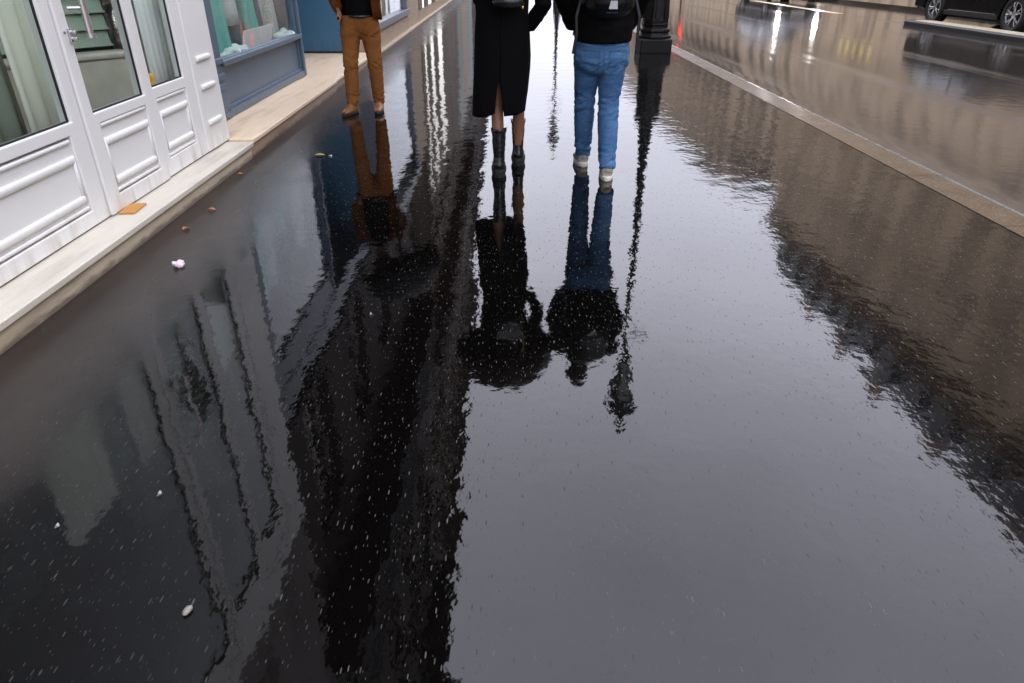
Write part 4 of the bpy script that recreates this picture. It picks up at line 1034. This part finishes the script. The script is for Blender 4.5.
MB().tube([(0,0,.862),(0,0,.885)], [(.175,.118),(.175,.118)], 20).build('belt', M['leather'], MBr, smooth=True)
b = MB(); b.tube([(0,0,.87),(0,.005,1.0),(0,.01,1.2),(0,.015,1.35),(0,.02,1.41)], [(.166,.118),(.165,.118),(.178,.12),(.13,.09),(.07,.07)], 18); organic(b, 'shirt', M['blackj'], MBr, .011, 4, folds((6,6,12), .006, (), 2))
def open_jacket():
    b = MB(); n = 40; rings = []
    for z, a, bb, gap in ((.845,.212,.150,.78),(.95,.208,.150,.76),(1.08,.205,.148,.72),(1.22,.212,.142,.62),(1.33,.18,.115,.5),(1.40,.095,.085,.4)):
        rings.append([(a*math.cos(th), bb*math.sin(th)+.002, z+.012*math.sin(3*th)) for th in [PI/2+gap+(2*PI-2*gap)*k/n for k in range(n+1)]])
    b.rings(rings, caps=False, closed=False); return b
open_jacket().build('jacket', M['suede'], MBr, smooth=True, solid=.010)
b = MB()
for s in 'lr':
    sh, e, w = Vector(J['sh'+s]), Vector(J['el'+s]), Vector(J['wr'+s]); b.tube([sh+Vector((0,0,.015)), sh.lerp(e,.5), e, e.lerp(w,.5), w], [.076,.066,.060,.056,.050], 14)
organic(b, 'jacket_sleeves', M['suede'], MBr, .010, 4, folds((8,8,14), .007, ((1.08,.1),), 3))
sneaker(MBr, J['anl'], J['toel'], M['tanleather'], M['rubber'], 'shoe', sole_h=.022, w=.044); sneaker(MBr, J['anr'], J['toer'], M['tanleather'], M['rubber'], 'shoe', sole_h=.022, w=.044)
b = MB(); hd = Vector(J['head']); b.ell(hd+Vector((0,-.022,.042)), (.085,.102,.092)); organic(b, 'hair', M['hair'], MBr, .008, 2, lambda c,n: .005*mn.noise(c*60))
umbrella('black umbrella held by the man in brown trousers', (-1.16,6.90,1.50), (R(8),R(24),0), .47, .42, .36, M['umbrella2'])

# ------------------------------------------------------------------ sky, sun, camera
SUN_EL, SUN_AZ = 55, -100           # azimuth of the sun seen from above, degrees from +Y towards +X
w = bpy.data.worlds.new('World'); S.world = w; w.use_nodes = True
nt = w.node_tree; nt.nodes.clear()
def wn(t, **k):
    n = nt.nodes.new('ShaderNode'+t)
    for a, v in k.items(): setattr(n, a, v)
    return n
out = wn('OutputWorld'); bg = wn('Background'); sky = wn('TexSky'); sky.sky_type = 'NISHITA'; sky.sun_disc = False
sky.sun_elevation = R(SUN_EL); sky.sun_rotation = R(SUN_AZ); sky.dust_density = 4; sky.air_density = 1.5
hsv = wn('HueSaturation'); hsv.inputs['Saturation'].default_value = .12; hsv.inputs['Value'].default_value = 1.0
tc = wn('TexCoord'); mp = wn('Mapping'); mp.inputs['Scale'].default_value = (1,1,2.2)
nz = wn('TexNoise'); nz.inputs['Scale'].default_value = 1.7; nz.inputs['Detail'].default_value = 5
rp = wn('ValToRGB'); rp.color_ramp.elements[0].position = .3; rp.color_ramp.elements[0].color = (10.6,10.75,12.6,1); rp.color_ramp.elements[1].position = .72; rp.color_ramp.elements[1].color = (13.6,13.75,16.1,1)
mx = wn('Mix', data_type='RGBA'); mx.inputs[0].default_value = .85
L = nt.links.new
L(tc.outputs['Generated'], mp.inputs[0]); L(mp.outputs[0], nz.inputs['Vector']); L(nz.outputs['Fac'], rp.inputs[0])
L(sky.outputs[0], hsv.inputs['Color']); L(hsv.outputs[0], mx.inputs[6]); L(rp.outputs[0], mx.inputs[7]); sx = wn('SeparateXYZ'); mr_ = wn('ValToRGB'); mr_.color_ramp.elements[0].position = 0; mr_.color_ramp.elements[1].position = .22
for e, v in zip(mr_.color_ramp.elements, (.58,.74)): e.color = (v,v,v,1)
for p_, v in ((.40,1.12),(.80,1.16)): e = mr_.color_ramp.elements.new(p_); e.color = (v,v,v,1)
vm = wn('VectorMath', operation='SCALE'); L(tc.outputs['Generated'], sx.inputs[0]); L(sx.outputs[2], mr_.inputs[0]); L(mx.outputs[2], vm.inputs[0]); L(mr_.outputs[0], vm.inputs['Scale']); L(vm.outputs[0], bg.inputs[0]); L(bg.outputs[0], out.inputs[0])
bg.inputs[1].default_value = .12
sd = bpy.data.lights.new('sun', 'SUN'); sd.energy = 1.0; sd.angle = R(25); sd.color = (1,.95,.88)
so = bpy.data.objects.new('sun', sd); COL.objects.link(so)
az, el = R(SUN_AZ), R(SUN_EL); toSun = Vector((math.sin(az)*math.cos(el), math.cos(az)*math.cos(el), math.sin(el)))
so.rotation_euler = (-toSun).to_track_quat('-Z', 'Y').to_euler()

cam = bpy.data.cameras.new('camera'); cam.lens = 24.01; cam.sensor_width = 36; cam.clip_end = 2000; cam.clip_start = .05
co = bpy.data.objects.new('camera', cam); COL.objects.link(co); co.location = (0,0,1.31); co.rotation_euler = (R(61), 0, R(-.66)); S.camera = co
S.view_settings.view_transform = 'Standard'; S.view_settings.look = 'None'; S.view_settings.gamma = 1; S.view_settings.exposure = 1.15; S.view_settings.use_curve_mapping = False
S.cycles.use_denoising = True; S.cycles.max_bounces = 8; S.cycles.transparent_max_bounces = 12; S.cycles.caustics_reflective = True; S.cycles.sample_clamp_indirect = 12
S.render.film_transparent = False
